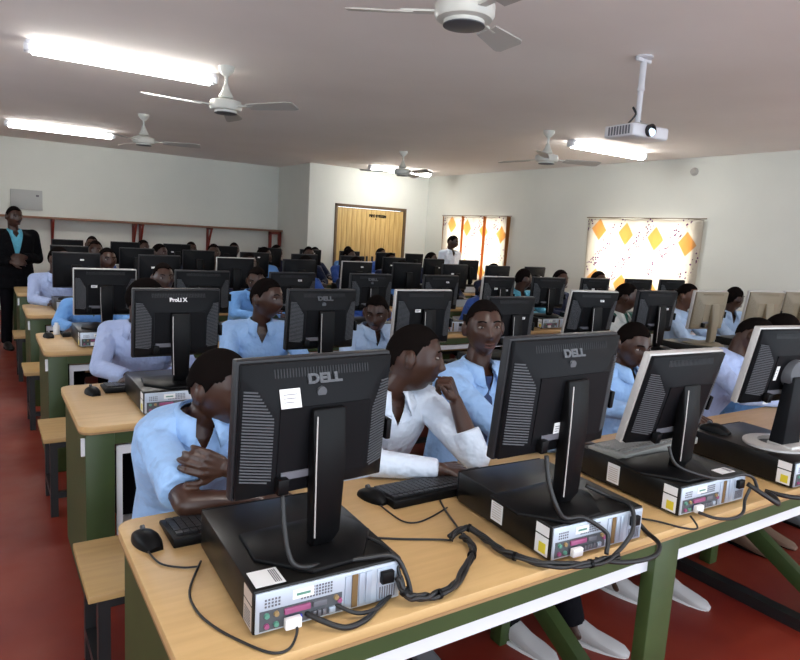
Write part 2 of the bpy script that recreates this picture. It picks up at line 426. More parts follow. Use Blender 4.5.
rot_all(MB().lathe([(0,-.13),(.036,-.13),(.038,-.152),(.030,-.154),(.028,-.135),(0,-.135)], c=(-.02,.015,2.250), n=24, axis='y')).build('lens_ring', M_dbezel, bd, smooth='auto')
rot_all(MB().lathe([(0,-.134),(.026,-.134),(.020,-.147),(0,-.150)], c=(-.02,0,2.238), n=24, axis='y')).build('lens', M_glass, bd, smooth='auto')
g = MB()
for k in range(8): g.box(-.158,-.154,-.09+.022*k,-.078+.022*k,2.222,2.272)
rot_all(g).build('vent_grille', M_print, bd)
MB().tube([(.03,.0,2.32),(-.03,.02,2.40),(-.022,.0,2.36),(-.05,.03,2.30)], .006).build('cable', M_cable, pr, smooth=True)

# ------------------------------------------------------------------ desks and benches
def desk(r):
    Yf = 1.04+1.6*(r-1); x1 = 6.95 if r <= 3 else 6.55
    if r == 1: x1 = 4.6
    o = empty('computer_desk', (.282 if r == 1 else .30, Yf, 0))
    tag(o, ('long green framed computer desk with wooden top, %s row' % ROWN[r]) + (' nearest the camera' if r == 1 else ' from the camera' if r < 6 else ''), 'desk', 'long computer desks')
    L = x1-.30; rad = .05; poly = []
    for cx, cy, a0 in ((L-rad, .72-rad, 0), (rad, .72-rad, 90), (rad, rad, 180), (L-rad, rad, 270)):
        for k in range(6):
            a = R(a0+k*18); poly.append((cx+rad*math.cos(a), cy+rad*math.sin(a)))
    MB().prism(poly, .726, .75).build('desktop', M_wood, o, bevel=.002)
    MB().prism([(x*.9996+.001, y) for x, y in poly], .718, .7262).build('top_edging', M_edge, o)
    MB().box(.03, L-.03, .012, .04, .668, .7185).build('front_apron', M_green, o)
    MB().box(.03, L-.03, .68, .71, .668, .7185).build('rear_apron', M_green, o)
    MB().box(.14, L-.05, .075, .10, .615, .662).build('brown_batten', M_brown, o)
    xs = [k for k in (1.39, 2.79, 4.19, 5.59) if k < L-.4]
    st = MB(); st.box(.135, L-.05, .030, .046, .618, .655)
    st.build('white_rail', M_white, o)
    MB().box(.135, .157, .030, .046, 0, .618).build('white_upright', M_white, o)
    MB().box(.02, .045, .03, .70, 0, .7185).build('end_panel', M_green, o)
    MB().box(.02, .125, .008, .034, 0, .715).build('leg', M_green, o, bevel=.003)
    MB().box(.006, .02, .02, .032, .63, .70).build('corner_strip', M_white, o)
    for x in xs+[L-.06]:
        MB().box(x-.055, x+.055, .006, .05, 0, .7185).build('leg', M_green, o, bevel=.003)
        MB().box(x-.03, x+.03, .63, .69, 0, .7185).build('leg', M_green, o, bevel=.003)
        MB().bar((x, .66, .36), (x, .06, .02), .05, .07).build('brace', M_green, o, bevel=.003)
    for x in xs: MB().box(x+1.17, x+1.23, .02, .74, .0, .05).build('floor_rail', M_bframe, o)
    return o
for r in range(1, 7): desk(r)
def bench(x0, x1, y, label):
    o = empty('bench', (x0, y, 0)); tag(o, label, 'bench', 'wooden benches')
    L = x1-x0
    MB().box(0, L, -.19, .19, .405, .43).build('bench_seat', M_benchtop, o, bevel=.004)
    for x in (.03, L-.065):
        for yy in (-.17, .135): MB().box(x, x+.035, yy, yy+.035, 0, .37).build('leg', M_bframe, o)
    MB().box(.03, L-.03, -.17, -.135, .37, .405).build('seat_rail', M_bframe, o)
    MB().box(.03, L-.03, .135, .17, .37, .405).build('seat_rail', M_bframe, o)
    for x_ in (.03, L-.065): MB().box(x_, x_+.035, -.135, .135, .10, .13).build('end_rail', M_bframe, o)
    MB().box(.065, L-.065, -.17, -.14, .10, .13).build('stretcher', M_bframe, o)
ends = [(.24, 1.92), (1.98, 3.66), (3.72, 5.40), (5.46, 7.0)]
for r in range(1, 6):
    y = 2.16+1.6*(r-1)
    for k, (a, b) in enumerate(ends):
        if r == 1 and k == 3: continue
        if r == 5 and k == 0: a = .62
        if r >= 4 and k == 3: b = 6.5
        bench(a, b, y, 'wooden topped black bench behind the %s desk row, %s' % (ROWN[r], ['at the left aisle end','second from the left aisle','third from the left aisle','at the right wall end'][k]))
for k, (a, b) in enumerate(ends[:3]+[(5.46,6.5)]):
    bench(a if k else .34, b, 10.16, 'wooden topped black bench behind the rearmost desk row, %s' % ['at the left aisle end','second from the left aisle','third from the left aisle','before the wooden door'][k])

# ------------------------------------------------------------------ monitors
def make_monitor(kind, w=.375, h=.31, zb=.12, label_stickers=(), logo='DELL', far=False, tilt=4, blue=False):
    """origin on the case top at the foot of the stand, back of the monitor faces -Y"""
    o = empty('computer_monitor')
    bezel = {'dark': M_dbezel, 'silver': M_silver, 'tan': M_silver}[kind]
    shell = M_tan if kind == 'tan' else M_shell
    zc = zb+h/2; T = Matrix.Translation((0,.055,zc)) @ Matrix.Rotation(R(tilt), 4, 'X')
    # local shell coords: x right, y depth (back = -y), z from centre
    def tr(mb): mb.v = [tuple(T @ Vector(v)) for v in mb.v]; return mb
    bz = tr(MB().box(-w/2, w/2, .0, .026, -h/2, h/2)).build('front_bezel', bezel, o, bevel=.005)
    tr(MB().box(-w/2+.018, w/2-.018, .0262, .0268, -h/2+.022, h/2-.016)).build('screen', M_screen, bz)
    xo, zt, zbm = w/2-.006, h/2-.006, -h/2+.006
    xi = w/2-.075; zi = h/2-.09; zl = -h/2+.06
    outer = [(-xo,zbm),(xo,zbm),(xo,zt),(-xo,zt)]
    ring0 = [(-xo,zbm),(-xo+.03,zbm),(xo-.03,zbm),(xo,zbm),(xo,zt-.03),(xo,zt),(-xo,zt),(-xo,zt-.03)]
    ring1 = [(-xi,zl),(-xi+.02,zl-.035),(xi-.02,zl-.035),(xi,zl),(xi,zi-.02),(xi-.02,zi),(-xi+.02,zi),(-xi,zi-.02)]
    mb = MB(); mb.loft([[(x,.002,z) for x,z in ring0], [(x,-.012,z) for x,z in ring0], [(x,-.048,z) for x,z in ring1]])
    sh_ = tr(mb).build('rear_shell', shell, o, bevel=.003)
    if not far:
        # louvre slats on both side slopes and along the top slope
        sm = M_slat if kind != 'tan' else M_tan
        for s_ in (-1, 1):
            sl = MB(); n = 30
            for k in range(n):
                z = zl-.01 + (zt-.045-zl)*k/(n-1)
                f = min(1, max(.25, (zt-.01-z)/.10)); g_ = min(1, max(.35, (z-zbm)/.05))
                xa = s_*(xo-.006); xb = s_*(xo-.006-(xo-xi-.012)*min(f, g_)); t = (abs(xa)-abs(xb))/(xo-xi)
                sl.bar((xa,-.0155,z), (xb,-.0145-.036*t,z), .0035, .0032, up=(0,0,1))
            tr(sl).build('side_louvres', sm, sh_)
        sl = MB(); n = 34
        for k in range(n):
            x = -xi+(2*xi)*k/(n-1)
            sl.bar((x,-.0175,zt-.012), (x,-.0235,zt-.030), .0028, .003, up=(1,0,0))
        tr(sl).build('top_louvres', M_louv if kind != 'tan' else M_tan, sh_)
        tr(MB().box(-xi+.004, xi-.004, -.0505, -.0475, zl-.01, zi-.004)).build('recess_panel', M_dark if kind != 'tan' else M_tan, sh_)
        if logo == 'DELL':
            Tt = T @ Matrix.Translation((0,-.0285,zt-.036)) @ Matrix.Rotation(R(-23),4,'X') @ TXT_Y @ Matrix.Diagonal((1.3,1,1,1))
            text_mesh('brand_logo', 'DELL', .028, M_slat if kind == 'dark' else M_label, sh_, Tt, .003, .0015)
            tr(MB().lathe([(0,-.0455),(.011,-.0455),(.011,-.036),(0,-.036)], c=(-.01,.004,zt-.062), n=20, axis='y')).build('round_badge', M_slat, sh_, smooth='auto')
        elif logo == 'ACER':
            Tt = T @ Matrix.Translation((-.005,-.030,zt-.038)) @ Matrix.Rotation(R(-23),4,'X') @ TXT_Y
            text_mesh('brand_logo', 'ProLi X', .023, M_label, sh_, Tt, .001, .001)
        # sockets on the underside of the plateau with plugs
        tr(MB().box(-.10,.03,-.054,-.046, zl-.004, zl+.012)).build('socket_strip', M_print, sh_)
        tr(MB().box(-.112,-.088,-.070,-.047, zl-.03, zl+.004)).build('power_plug', M_black, sh_, bevel=.002)
        if blue: tr(MB().box(.0,.03,-.070,-.05, zl-.02, zl+.005)).build('video_plug', M_vga, sh_, bevel=.002)
        tr(MB().box(w/2-.004, w/2+.010, -.02, .012, -.06, -.01)).build('side_port', M_black, sh_, bevel=.003)
    for k, (x, z, sw, shh, m_) in enumerate(label_stickers):
        y = -.0515 if (z < zi and abs(x) < xi) else -.048+.036*max((z-zi)/(zt-zi), (abs(x)-xi)/(xo-xi))-.002
        a = -23 if y > -.051 and z > zi else 0
        b = MB().box(-sw/2, sw/2, -.0015, 0, -shh/2, shh/2)
        Q = T @ Matrix.Translation((x,y,z)) @ Matrix.Rotation(R(a),4,'X')
        b.v = [tuple(Q @ Vector(v)) for v in b.v]; q = b.build('sticker', m_, sh_)
        if m_ == M_label and not far:
            b = MB()
            for j in range(3): b.box(-sw*.35, sw*.35-.004*j, -.0019, -.0015, shh*(.2-.2*j)-.0008, shh*(.2-.2*j)+.0008)
            b.v = [tuple(Q @ Vector(v)) for v in b.v]; b.build('sticker_print', M_print, q)
    # stand
    if kind == 'silver' and logo == 'RING':
        MB().lathe([(0,-.03),(.048,-.03),(.052,-.02),(.052,.03),(0,.03)], c=(0,.005,zc-.02), n=28, axis='y').build('hinge_disc', M_slat, o, smooth='auto')
        MB().loft([[(x*.036,-.015+y*.02,zc-.03) for x,y in ((-1,-1),(1,-1),(1,1),(-1,1))], [(x*.05,-.005+y*.03,.014) for x,y in ((-1,-1),(1,-1),(1,1),(-1,1))]]).build('stand_arm', M_shell, o, bevel=.006)
        b = MB(); n = 28
        ringo = [[] for _ in range(4)]
        for i in range(n):
            a = 2*math.pi*i/n; c_, s_ = math.cos(a), math.sin(a)
            for j, (rr, z) in enumerate(((.13,0),(.13,.008),(.075,.014),(.075,0))): ringo[j].append((rr*c_, .02+rr*.85*s_, z))
        b.loft(ringo+[ringo[0]], cap=False); b.build('ring_base', M_silver, o, smooth='auto')
        MB().box(-.05,.05,-.07,.03,.0,.02).build('base_bridge', M_silver, o, bevel=.006)
    else:
        zt_ = zc+.050
        arm = MB().loft([[(-.040,-.012,zt_),(.040,-.012,zt_),(.040,.016,zt_),(-.040,.016,zt_)],
                         [(-.040,-.022,zc-.06),(.040,-.022,zc-.06),(.038,.014,zc-.06),(-.038,.014,zc-.06)],
                         [(-.035,-.018,.05),(.035,-.018,.05),(.030,.022,.05),(-.030,.022,.05)],
                         [(-.022,.0,.012),(.022,.0,.012),(.022,.03,.012),(-.022,.03,.012)]]).build('stand_arm', M_black if kind != 'tan' else M_tan, o, bevel=.006)
        if not far: 
            MB().tube([(-.036,-.0235,zt_-.012),(-.0365,-.026,zc-.06),(-.031,-.0215,.05)], .0016, smooth=0).build('edge_strip', M_silver if kind != 'tan' else M_tan, arm)
            MB().lathe([(0,-.036),(.012,-.036),(.012,.036),(0,.036)], c=(0,.002,zt_-.02), n=16, axis='x').build('hinge', M_black, arm, smooth='auto')
        MB().loft([[(x_*f_, .05+(y_-.05)*f_, z_) for x_, y_ in ((-.06,-.075),(.06,-.075),(.145,.03),(.13,.15),(-.13,.15),(-.145,.03))] for z_, f_ in ((0,1),(.010,1),(.022,.55))]).build('stand_base', M_black if kind != 'tan' else M_tan, o, bevel=.003)
    return o

# ------------------------------------------------------------------ pc cases
def make_case(far=False, m=None, w=.335, d=.41, h=.10, sidelab='beige'):
    m = m or M_casetop
    o = empty('desktop_computer'); x, y = w/2, d/2
    body = MB().box(-x, x, -y+.004, y, .006, h).build('case_body', m, o, bevel=.004)
    if far:
        MB().box(-x+.004, x-.004, -y, -y+.0045, .01, h-.006).build('rear_panel', M_galv, o)
        MB().box(x-.05, x-.02, -y-.02, -y, .05, .075).build('power_plug', M_black, o); return o
    f = MB()
    for sx in (-1,1):
        for sy in (-1,1): f.lathe([(0,0),(.012,0),(.012,.007),(0,.007)], c=(sx*(x-.03), sy*(y-.04), 0), n=12)
    f.build('rubber_feet', M_black, o)
    rp = MB().box(-x+.004, x-.004, -y, -y+.0045, .010, h-.005).build('rear_panel', M_galv, o, bevel=.001)
    Y = -y
    b = MB()
    for r in range(3):
        for k in range(5): b.box(-x+.022+.007*k, -x+.026+.007*k, Y-.0008, Y, .062+.007*r, .066+.007*r)
    b.build('vent_holes', M_print, rp); b = MB()
    for r in range(4):
        for k in range(11): b.box(-x+.098+.0065*k, -x+.102+.0065*k, Y-.0008, Y, .062+.0065*r, .066+.0065*r)
    b.build('vent_holes', M_print, rp)
    MB().box(-x+.012, -x+.190, Y-.001, Y, .014, .056).build('port_plate', M_slat, rp)
    def port(nm, x0, x1, z0, z1, m_, out=.006): MB().box(-x+x0, -x+x1, Y-out, Y, z0, z1).build(nm, m_, rp, bevel=.001)
    port('parallel_port', .062, .118, .040, .052, M_pink); port('serial_port', .124, .154, .040, .052, M_print)
    port('video_port', .066, .100, .018, .032, M_vga); port('network_port', .160, .174, .018, .030, M_galvd)
    for k in range(4): port('usb_port', .112+.011*k, .120+.011*k, .017, .031, M_print)
    for (px_, pz_, m_) in ((.026,.046,M_teal),(.026,.024,M_pink),(.046,.046,M_orange),(.046,.024,M_teal),(.176,.048,M_orange),(.184,.040,M_pink)):
        MB().lathe([(0,Y-.006),(.005,Y-.006),(.006,Y),(0,Y)], c=(-x+px_,0,pz_), n=12, axis='y').build('jack_socket', m_, rp, smooth='auto')
    for k in range(4): 
        MB().box(-x+.196+.0165*k, -x+.210+.0165*k, Y-.0025, Y, .014, h-.012).build('slot_cover', M_rust if k == 1 else M_galvd, rp, bevel=.001)
    MB().box(x-.062, x-.010, Y-.002, Y, .014, h-.012).build('power_supply', M_galvd, rp, bevel=.001)
    b = MB()
    for k in range(7): b.box(x-.056+.006*k, x-.053+.006*k, Y-.003, Y-.002, .018, .045)
    b.build('fan_grille', M_print, rp)
    MB().box(x-.056, x-.026, Y-.014, Y-.002, .055, .082).build('power_socket', M_black, rp, bevel=.002)
    MB().box(-x+.080, -x+.096+.03, Y-.0012, Y, .066, .086).build('licence_sticker', M_label, rp)
    MB().box(-x+.088, -x+.118, Y-.0018, Y-.0012, .073, .078).build('sticker_print', M_teal, rp)
    MB().box(-x+.060, -x+.094, Y-.020, Y-.006, .014, .036).build('white_plug', M_label, rp, bevel=.002)
    X = -x-.0008
    sl_ = MB().box(X, -x, Y+.012, Y+.060, .012, .062).build('side_sticker', M_blabel if sidelab == 'beige' else M_label, o)
    MB().box(X, -x, Y+.012, Y+.060, .066, .092).build('side_sticker', M_blabel if sidelab == 'beige' else M_label, o)
    if sidelab != 'beige': MB().box(X-.0006, X, Y+.02, Y+.045, .018, .045).build('yellow_mark', M_ylabel, sl_)
    b = MB()
    for k in range(6): b.box(X-.0006, X, Y+.018, Y+.054, .018+.006*k, .020+.006*k)
    if sidelab == 'beige': b.build('sticker_print', M_print, sl_)
    MB().box(-x+.004, x-.004, y, y+.012, .008, h-.002).build('front_panel', M_shell, o, bevel=.003)
    return o
def add_top_sticker(o, x, y, sx, sy):
    q = MB().box(x-sx/2, x+sx/2, y-sy/2, y+sy/2, .1, .1008).build('top_sticker', M_label, o)
    b = MB()
    for k in range(4): b.box(x+sx*.18+.004*k, x+sx*.18+.0022+.004*k, y-sy*.4, y+sy*.4, .1008, .1011)
    b.build('sticker_print', M_print, q)
def add_side_label(o, y, sy, z0, z1, w=.335):
    q = MB().box(-w/2-.001, -w/2, y-sy/2, y+sy/2, z0, z1).build('side_sticker', M_label, o)
    b = MB()
    for k in range(7): b.box(-w/2-.0014, -w/2-.001, y-sy*.38, y+sy*.38, z0+.008+.007*k, z0+.010+.007*k)
    b.build('sticker_print', M_blabel, q)

# ------------------------------------------------------------------ keyboards and mice
def make_keyboard(km=M_key, bm_=M_black):
    o = empty('keyboard')
    MB().loft([[(-.22,-.075,0),(.22,-.075,0),(.22,.08,0),(-.22,.08,0)], [(-.22,-.075,.026),(.22,-.075,.026),(.22,.08,.012),(-.22,.08,.012)]]).build('keyboard_body', bm_, o, bevel=.004)
    b = MB()
    for r in range(6):
        y = .062-.0195*r - (.004 if r == 5 else 0)
        x = -.208
        while x < .205:
            wd = .016
            if r == 0 and -.1 < x < .0: wd = .088
            if not (.072 < x < .082 or .142 < x < .150): 
                z = .014+(.08-y)/.155*.013
                b.box(x, min(x+wd, .208), y-.0155, y, z-.004, z+.006)
            x += wd+.0025
    b.build('keycaps', km, o)
    return o
def make_mouse(m=M_black):
    o = empty('computer_mouse')
    b = MB(); rings = []
    for i in range(11):
        t = i/10; y = -.055+.11*t; w_ = .031*math.sin(math.pi*(.12+.76*t))**.6; hh = .034*math.sin(math.pi*(.08+.80*t**.9))**.8
        rings.append([(w_*math.cos(a), y, hh*max(0, math.sin(a))**.75) for a in [math.pi*k/10 for k in range(11)]] + [(-w_*.5, y, 0), (w_*.5, y, 0)])
    b.loft(rings).build('mouse_body', m, o, smooth='auto')
    MB().lathe([(0,-.004),(.008,-.004),(.008,.004),(0,.004)], c=(0,.026,.031), n=14, axis='x').build('scroll_wheel', M_slat, o, smooth='auto')
    return o

mon_n = {}
def place(o, x, y, z, rz, label, cat, group):
    o.location = (x, y, z); o.rotation_euler = (0, 0, R(rz)); tag(o, label, cat, group); return o
CT = .1; DT = .75
G_M, G_C, G_K, G_U = 'computer monitors on the desk rows', 'desktop computer cases', 'keyboards on the desks', 'mice on the desks'
# front row, built one by one
c = make_case(); add_top_sticker(c, -.128, -.160, .062, .062)
place(c, .600, 1.306, DT, -2, 'black desktop computer case at the left end of the front desk, white sticker on top', 'computer', G_C)
m = make_monitor('dark', .375, .305, .128, [(-.085, .078, .046, .040, M_label), (.02, -.10, .02, .03, M_label)])
place(m, .612, 1.195, DT+CT, 3, 'black monitor seen from behind at the left end of the front desk, nearest the camera', 'monitor', G_M)
c = make_case(sidelab='yellow'); add_side_label(c, .015, .05, .02, .085)
place(c, 1.362, 1.25, DT, -3, 'black desktop computer with white and yellow side stickers, second from left on the front desk', 'computer', G_C)
m = make_monitor('dark', .42, .320, .147, [(-.045, -.075, .026, .032, M_label)], tilt=5)
place(m, 1.29, 1.12, DT+CT, 2, 'black monitor seen from behind beside the student in the white shirt', 'monitor', G_M)
c = make_case(sidelab='yellow'); add_side_label(c, .05, .05, .02, .085); add_top_sticker(c, .10, -.165, .07, .04)
place(c, 1.925, 1.275, DT, -2, 'black desktop computer case with blue video plug, third from left on the front desk', 'computer', G_C)
m = make_monitor('silver', .36, .31, .085, [], tilt=14, blue=True, logo='')
place(m, 1.86, 1.16, DT+CT, -3, 'tilted black monitor with pale bezel edge, third from left on the front desk', 'monitor', G_M)
c = make_case(sidelab='yellow')
place(c, 2.53, 1.235, DT, -3, 'black desktop computer case under the ring stand monitor at the right edge', 'computer', G_C)
m = make_monitor('silver', .36, .30, .15, [(-.085, -.01, .016, .055, M_label), (-.09, -.115, .03, .035, M_label)], tilt=11, logo='RING')
place(m, 2.515, 1.17, DT+CT, -7, 'black monitor with silver edge on a pale ring stand at the right edge', 'monitor', G_M)

kb = make_keyboard(); kb_tree = tree_of(kb)
place(kb, .60, 1.615, DT, 0, 'black keyboard half hidden behind the left end computer on the front desk', 'keyboard', G_K)
def kcopy(x, y, rz, label):
    k = copy_tree(kb, kb_tree); return place(k, x, y, DT, rz, label, 'keyboard', G_K)
kcopy(1.22, 1.575, 0, 'black keyboard in front of the student in the white shirt')
gk = make_keyboard(M_key2, M_kb2); place(gk, 1.99, 1.385, DT+CT, 3, 'pale grey keyboard lying on top of the third computer on the front desk', 'keyboard', G_K)
kcopy(2.55, 1.58, 0, 'black keyboard behind the right edge computer on the front desk')
ms = make_mouse(); ms_tree = tree_of(ms)
place(ms, .330, 1.600, DT, 12, 'black mouse at the left end of the front desk', 'mouse', G_U)
def mcopy(x, y, rz, label):
    k = copy_tree(ms, ms_tree); return place(k, x, y, DT, rz, label, 'mouse', G_U)
mcopy(.985, 1.595, 15, 'black mouse beside the keyboard of the student in the white shirt')
mouse5 = mcopy(2.30, 1.40, 10, 'black mouse on the computer case under the ring stand monitor'); mouse5.location = (2.44, 1.39, DT+CT)

# templates for the rows behind
stk = [(-.07, .045, .035, .016, M_label), (-.01, -.03, .045, .024, M_label), (.055, .03, .035, .014, M_label), (.04, .095, .03, .013, M_label)]
mid_types = {}
def mid(kind, logo, st, far, tilt=4, zb=.11):
    k = (kind, logo, tuple(st), far, tilt, zb)
    if k not in mid_types:
        o = make_monitor(kind, .365 if far else .37, .30, zb, [stk[i] for i in st], logo=logo, far=far, tilt=tilt)
        mid_types[k] = (o, tree_of(o), [0])
    o, tr_, used = mid_types[k]
    if used[0] == 0: used[0] = 1; return o
    return copy_tree(o, tr_)
cmid = make_case(sidelab='yellow'); cmid_t = tree_of(cmid); cmid_u = [0]
cfar = make_case(far=True); cfar_t = tree_of(cfar); cfar_u = [0]
def casecopy(far):
    o, t, u = (cfar, cfar_t, cfar_u) if far else (cmid, cmid_t, cmid_u)
    if not u[0]: u[0] = 1; return o
    return copy_tree(o, t)
ROWS = {
 2: [(.715,0,'dark','ACER',(),0),(1.41,0,'dark','DELL',(),0),(2.02,0,'silver','',(0,),0),(2.66,0,'dark','',(2,1),0),(3.36,-12,'silver','',(3,),12),(4.04,-8,'dark','',(2,),6),(4.70,-6,'tan','',(),6),(5.48,-16,'tan','RINGX',(),8),(6.05,-16,'tan','RINGX',(),8)],
 3: [(.665,0,'silver','',(0,1),0),(1.28,0,'dark','',(),0),(1.95,0,'dark','',(3,),0),(2.62,0,'dark','DELL',(),0),(3.32,0,'dark','',(3,),0),(3.97,0,'silver','',(2,0),0),(4.60,-8,'dark','',(),0),(5.27,-6,'dark','',(0,),0),(5.96,-4,'dark','',(2,),0),(6.55,-8,'dark','',(),0)],
}
ROWS[4] = [(x, 0, k, '', s, 0) for x, k, s in ((.68,'dark',(3,)),(1.36,'dark',(0,)),(2.05,'silver',(1,)),(2.72,'dark',()),(3.38,'silver',(3,)),(4.02,'dark',()),(4.70,'dark',(0,)),(5.36,'dark',()),(6.0,'dark',(2,)))]
ROWS[5] = [(x, 0, 'dark', '', s, 0) for x, s in ((.80,()),(1.47,(2,)),(2.15,()),(2.83,(3,)),(3.50,()),(4.20,()),(4.86,(0,)),(5.55,(2,)),(6.2,()))]
ROWS[6] = [(x, 0, 'dark', '', s, 0) for x, s in ((.95,()),(1.63,()),(2.30,(0,)),(2.98,()),(3.66,()),(4.33,(3,)),(5.02,()),(5.70,()),(6.28,()))]
shade = {'dark': 'black', 'silver': 'pale rimmed black', 'tan': 'beige backed'}
for r in range(2, 7):
    zrow = {2: 0, 3: -.035, 4: -.02, 5: -.03, 6: -.02}[r]
    for i, (x, rz, kind, logo, st, tl) in enumerate(ROWS[r]):
        far = r >= 4; y = 1.325+1.6*(r-1)
        nth = '%s from the left aisle' % ORD[i+1]
        c = casecopy(far); place(c, x, y, DT, 0, 'black desktop computer case on the %s desk row, %s' % (ROWN[r], nth), 'computer', G_C)
        zoff = random.uniform(-.012, .012) if far else 0
        if logo == 'RINGX': logo = ''
        m = mid(kind, logo, st, far, tl or 4, round(.115+zrow - (.04 if (r == 2 and i == 3) else 0), 3))
        place(m, x, y-.115, DT+CT, rz + (random.uniform(-5, 5) if r >= 3 else 0), '%s monitor seen from behind, %s desk row, %s' % (shade[kind], ROWN[r], nth), 'monitor', G_M)
        if r <= 3:
            kcopy(x-.03 if r == 2 and i == 0 else x, y+.292, 0, 'black keyboard on the %s desk row, %s' % (ROWN[r], nth))
            mcopy(x-.30, y+.24, 10, 'black mouse on the %s desk row, %s' % (ROWN[r], nth))
tag(MB().lathe([(0,0),(.020,0),(.020,.06),(.012,.07),(.012,.08),(0,.08)], n=16).build('plastic_bottle', [M_label], loc=(.42, 4.86, DT), smooth='auto'), 'small white plastic bottle at the left end of the third desk row', 'bottle')

# ------------------------------------------------------------------ cables
def cable(name, pts, r, label, m=M_cable):
    tag(MB().tube(pts, r, n=8, smooth=6).build(name, m, smooth=True), label, 'cable', 'cables across the front desk')
z = DT+.008
def spline(P, m=8):
    P = [Vector(p) for p in P]; Q = []
    for i in range(len(P)-1):
        p0 = P[max(i-1,0)]; p1 = P[i]; p2 = P[i+1]; p3 = P[min(i+2,len(P)-1)]
        for k in range(m):
            t = k/m; Q.append(.5*((2*p1)+(p2-p0)*t+(2*p0-5*p1+4*p2-p3)*t*t+(3*p1-p0-3*p2+p3)*t**3))
    return Q+[P[-1]]
def bundle(pts, label, rr=.0052, off=.0052, tw=.6):
    o = empty('cable_bundle', (0,0,0)); tag(o, label, 'cable', 'cables across the front desk')
    Q = spline(pts)
    for k in range(3):
        L = []
        for i, q in enumerate(Q):
            d = (Q[min(i+1,len(Q)-1)]-Q[max(i-1,0)]).normalized(); a = d.cross(V(0,0,1)).normalized(); u = a.cross(d)
            an = i*tw*.35 + k*2.094 + .5*math.sin(i*.7+k); L.append(q + (a*math.cos(an) + u*math.sin(an))*off*(1+.2*math.sin(i*.5+k)) + V(0,0,.004))
        MB().tube(L, rr, n=8, smooth=0).build('strand', M_cable, o, smooth=True)
    for i in range(9, len(Q)-4, 19):
        d = (Q[i+1]-Q[i]).normalized()
        MB().tube([Q[i]+V(0,0,.004)-d*.004, Q[i]+V(0,0,.004)+d*.004], .0115, n=14, smooth=0).build('cable_tie', M_black, o, smooth='auto')
V = lambda *a: Vector(a)
bundle([(.745,1.085,z+.05),(.752,1.072,z+.025),(.77,1.062,z+.010),(.808,1.055,z+.004),(.869,1.058,z+.004),(.945,1.105,z+.004),(1.022,1.165,z+.004),(1.055,1.215,z+.004),(1.055,1.25,z+.006)], 'thick black cable bundle curving between the first and second computers on the front desk')
bundle([(1.02,1.255,z+.006),(1.085,1.268,z+.016),(1.105,1.208,z+.004),(1.10,1.141,z+.004),(1.13,1.07,z+.004),(1.192,1.012,z+.004),(1.27,.988,z+.004),(1.36,.985,z+.004)], 'thick black cable bundle wrapping the front of the second computer')
cable('power_cable', [(1.30,1.01,z),(1.34,.97,z+.002),(1.40,.952,z),(1.47,.952,z),(1.535,.99,z),(1.565,1.05,z),(1.56,1.08,z+.02),(1.515,1.06,z+.05),(1.495,1.04,z+.06)], .0065, 'black power cable looping from the right of the second computer')
cable('mouse_cable', [(.322,1.545,z-.003),(.335,1.478,z-.004),(.374,1.438,z-.004),(.411,1.425,z-.004)], .0024, 'thin cable of the mouse at the left end of the front desk')
cable('network_cable', [(.42,1.445,z-.003),(.365,1.335,z-.004),(.356,1.254,z-.004),(.372,1.178,z-.004),(.408,1.10,z-.004),(.442,1.05,z-.004),(.475,1.045,z-.003),(.504,1.075,z+.004),(.51,1.10,z+.015)], .0028, 'thin cable curling on the wood left of the first computer')
cable('mouse_cable', [(.975,1.535,z-.003),(.976,1.431,z-.004),(1.003,1.397,z-.004),(1.061,1.405,z-.004),(1.15,1.44,z-.004)], .0024, 'thin cable of the mouse beside the white shirted student')
cable('keyboard_cable', [(.79,1.405,z-.003),(.823,1.389,z-.004),(.912,1.333,z-.004),(1.006,1.281,z-.003),(1.03,1.255,z)], .003, 'thin straight cable running behind the first computer to the bundle')
cable('keyboard_cable', [(1.06,1.255,z+.012),(1.10,1.34,z),(1.13,1.42,z-.003),(1.16,1.49,z-.003)], .003, 'thin cable from the bundle up to the keyboard of the white shirted student')
cable('signal_cable', [(.536,1.105,z+.02),(.56,1.075,z+.012),(.60,1.05,z),(.65,1.055,z),(.70,1.085,z),(.735,1.10,z+.006)], .006, 'black signal cable below the rear sockets of the first computer')
cable('signal_cable', [(.60,1.105,z+.022),(.64,1.075,z+.006),(.69,1.075,z+.004),(.74,1.10,z+.01)], .0045, 'black cable just above the lower one behind the first computer')
cable('power_cable', [(1.745,1.035,z+.02),(1.73,1.00,z),(1.69,1.02,z),(1.66,1.08,z),(1.63,1.13,z-.003),(1.60,1.17,z-.003)], .003, 'thin cable lying between the second and third computers on the front desk')
cable('power_cable', [(2.07,1.05,z+.06),(2.10,1.0,z+.03),(2.15,.985,z+.002),(2.21,1.03,z),(2.19,1.10,z),(2.12,1.12,z)][:4]+[(2.22,1.06,z)], .008, 'black power cable coiled at the right of the third computer')
cable('power_cable', [(2.23,1.07,z),(2.26,1.0,z),(2.33,.965,z),(2.42,.975,z),(2.5,.99,z)], .008, 'black power cable behind the fourth computer at the right edge')
cable('signal_cable', [(1.81,1.05,z+.012),(1.84,1.01,z+.004),(1.90,.99,z),(1.97,1.0,z+.002),(2.03,1.03,z+.02),(2.06,1.035,z+.05)], .005, 'black cable under the blue plug of the third computer')
z2 = DT+CT+.006
cable('monitor_cable', [(.510,1.182,1.005),(.508,1.165,.95),(.510,1.14,.895),(.53,1.13,z2+.012),(.60,1.135,z2),(.68,1.12,z2),(.74,1.098,z2),(.765,1.08,DT+.06),(.775,1.07,z)], .0055, 'black monitor cable crossing the top of the first computer')
cable('monitor_cable', [(.66,1.25,z2+.01),(.70,1.24,z2),(.735,1.19,z2),(.745,1.12,z2),(.75,1.09,DT+.07),(.757,1.078,z+.015)], .004, 'second thin cable crossing the right of the first computer top')
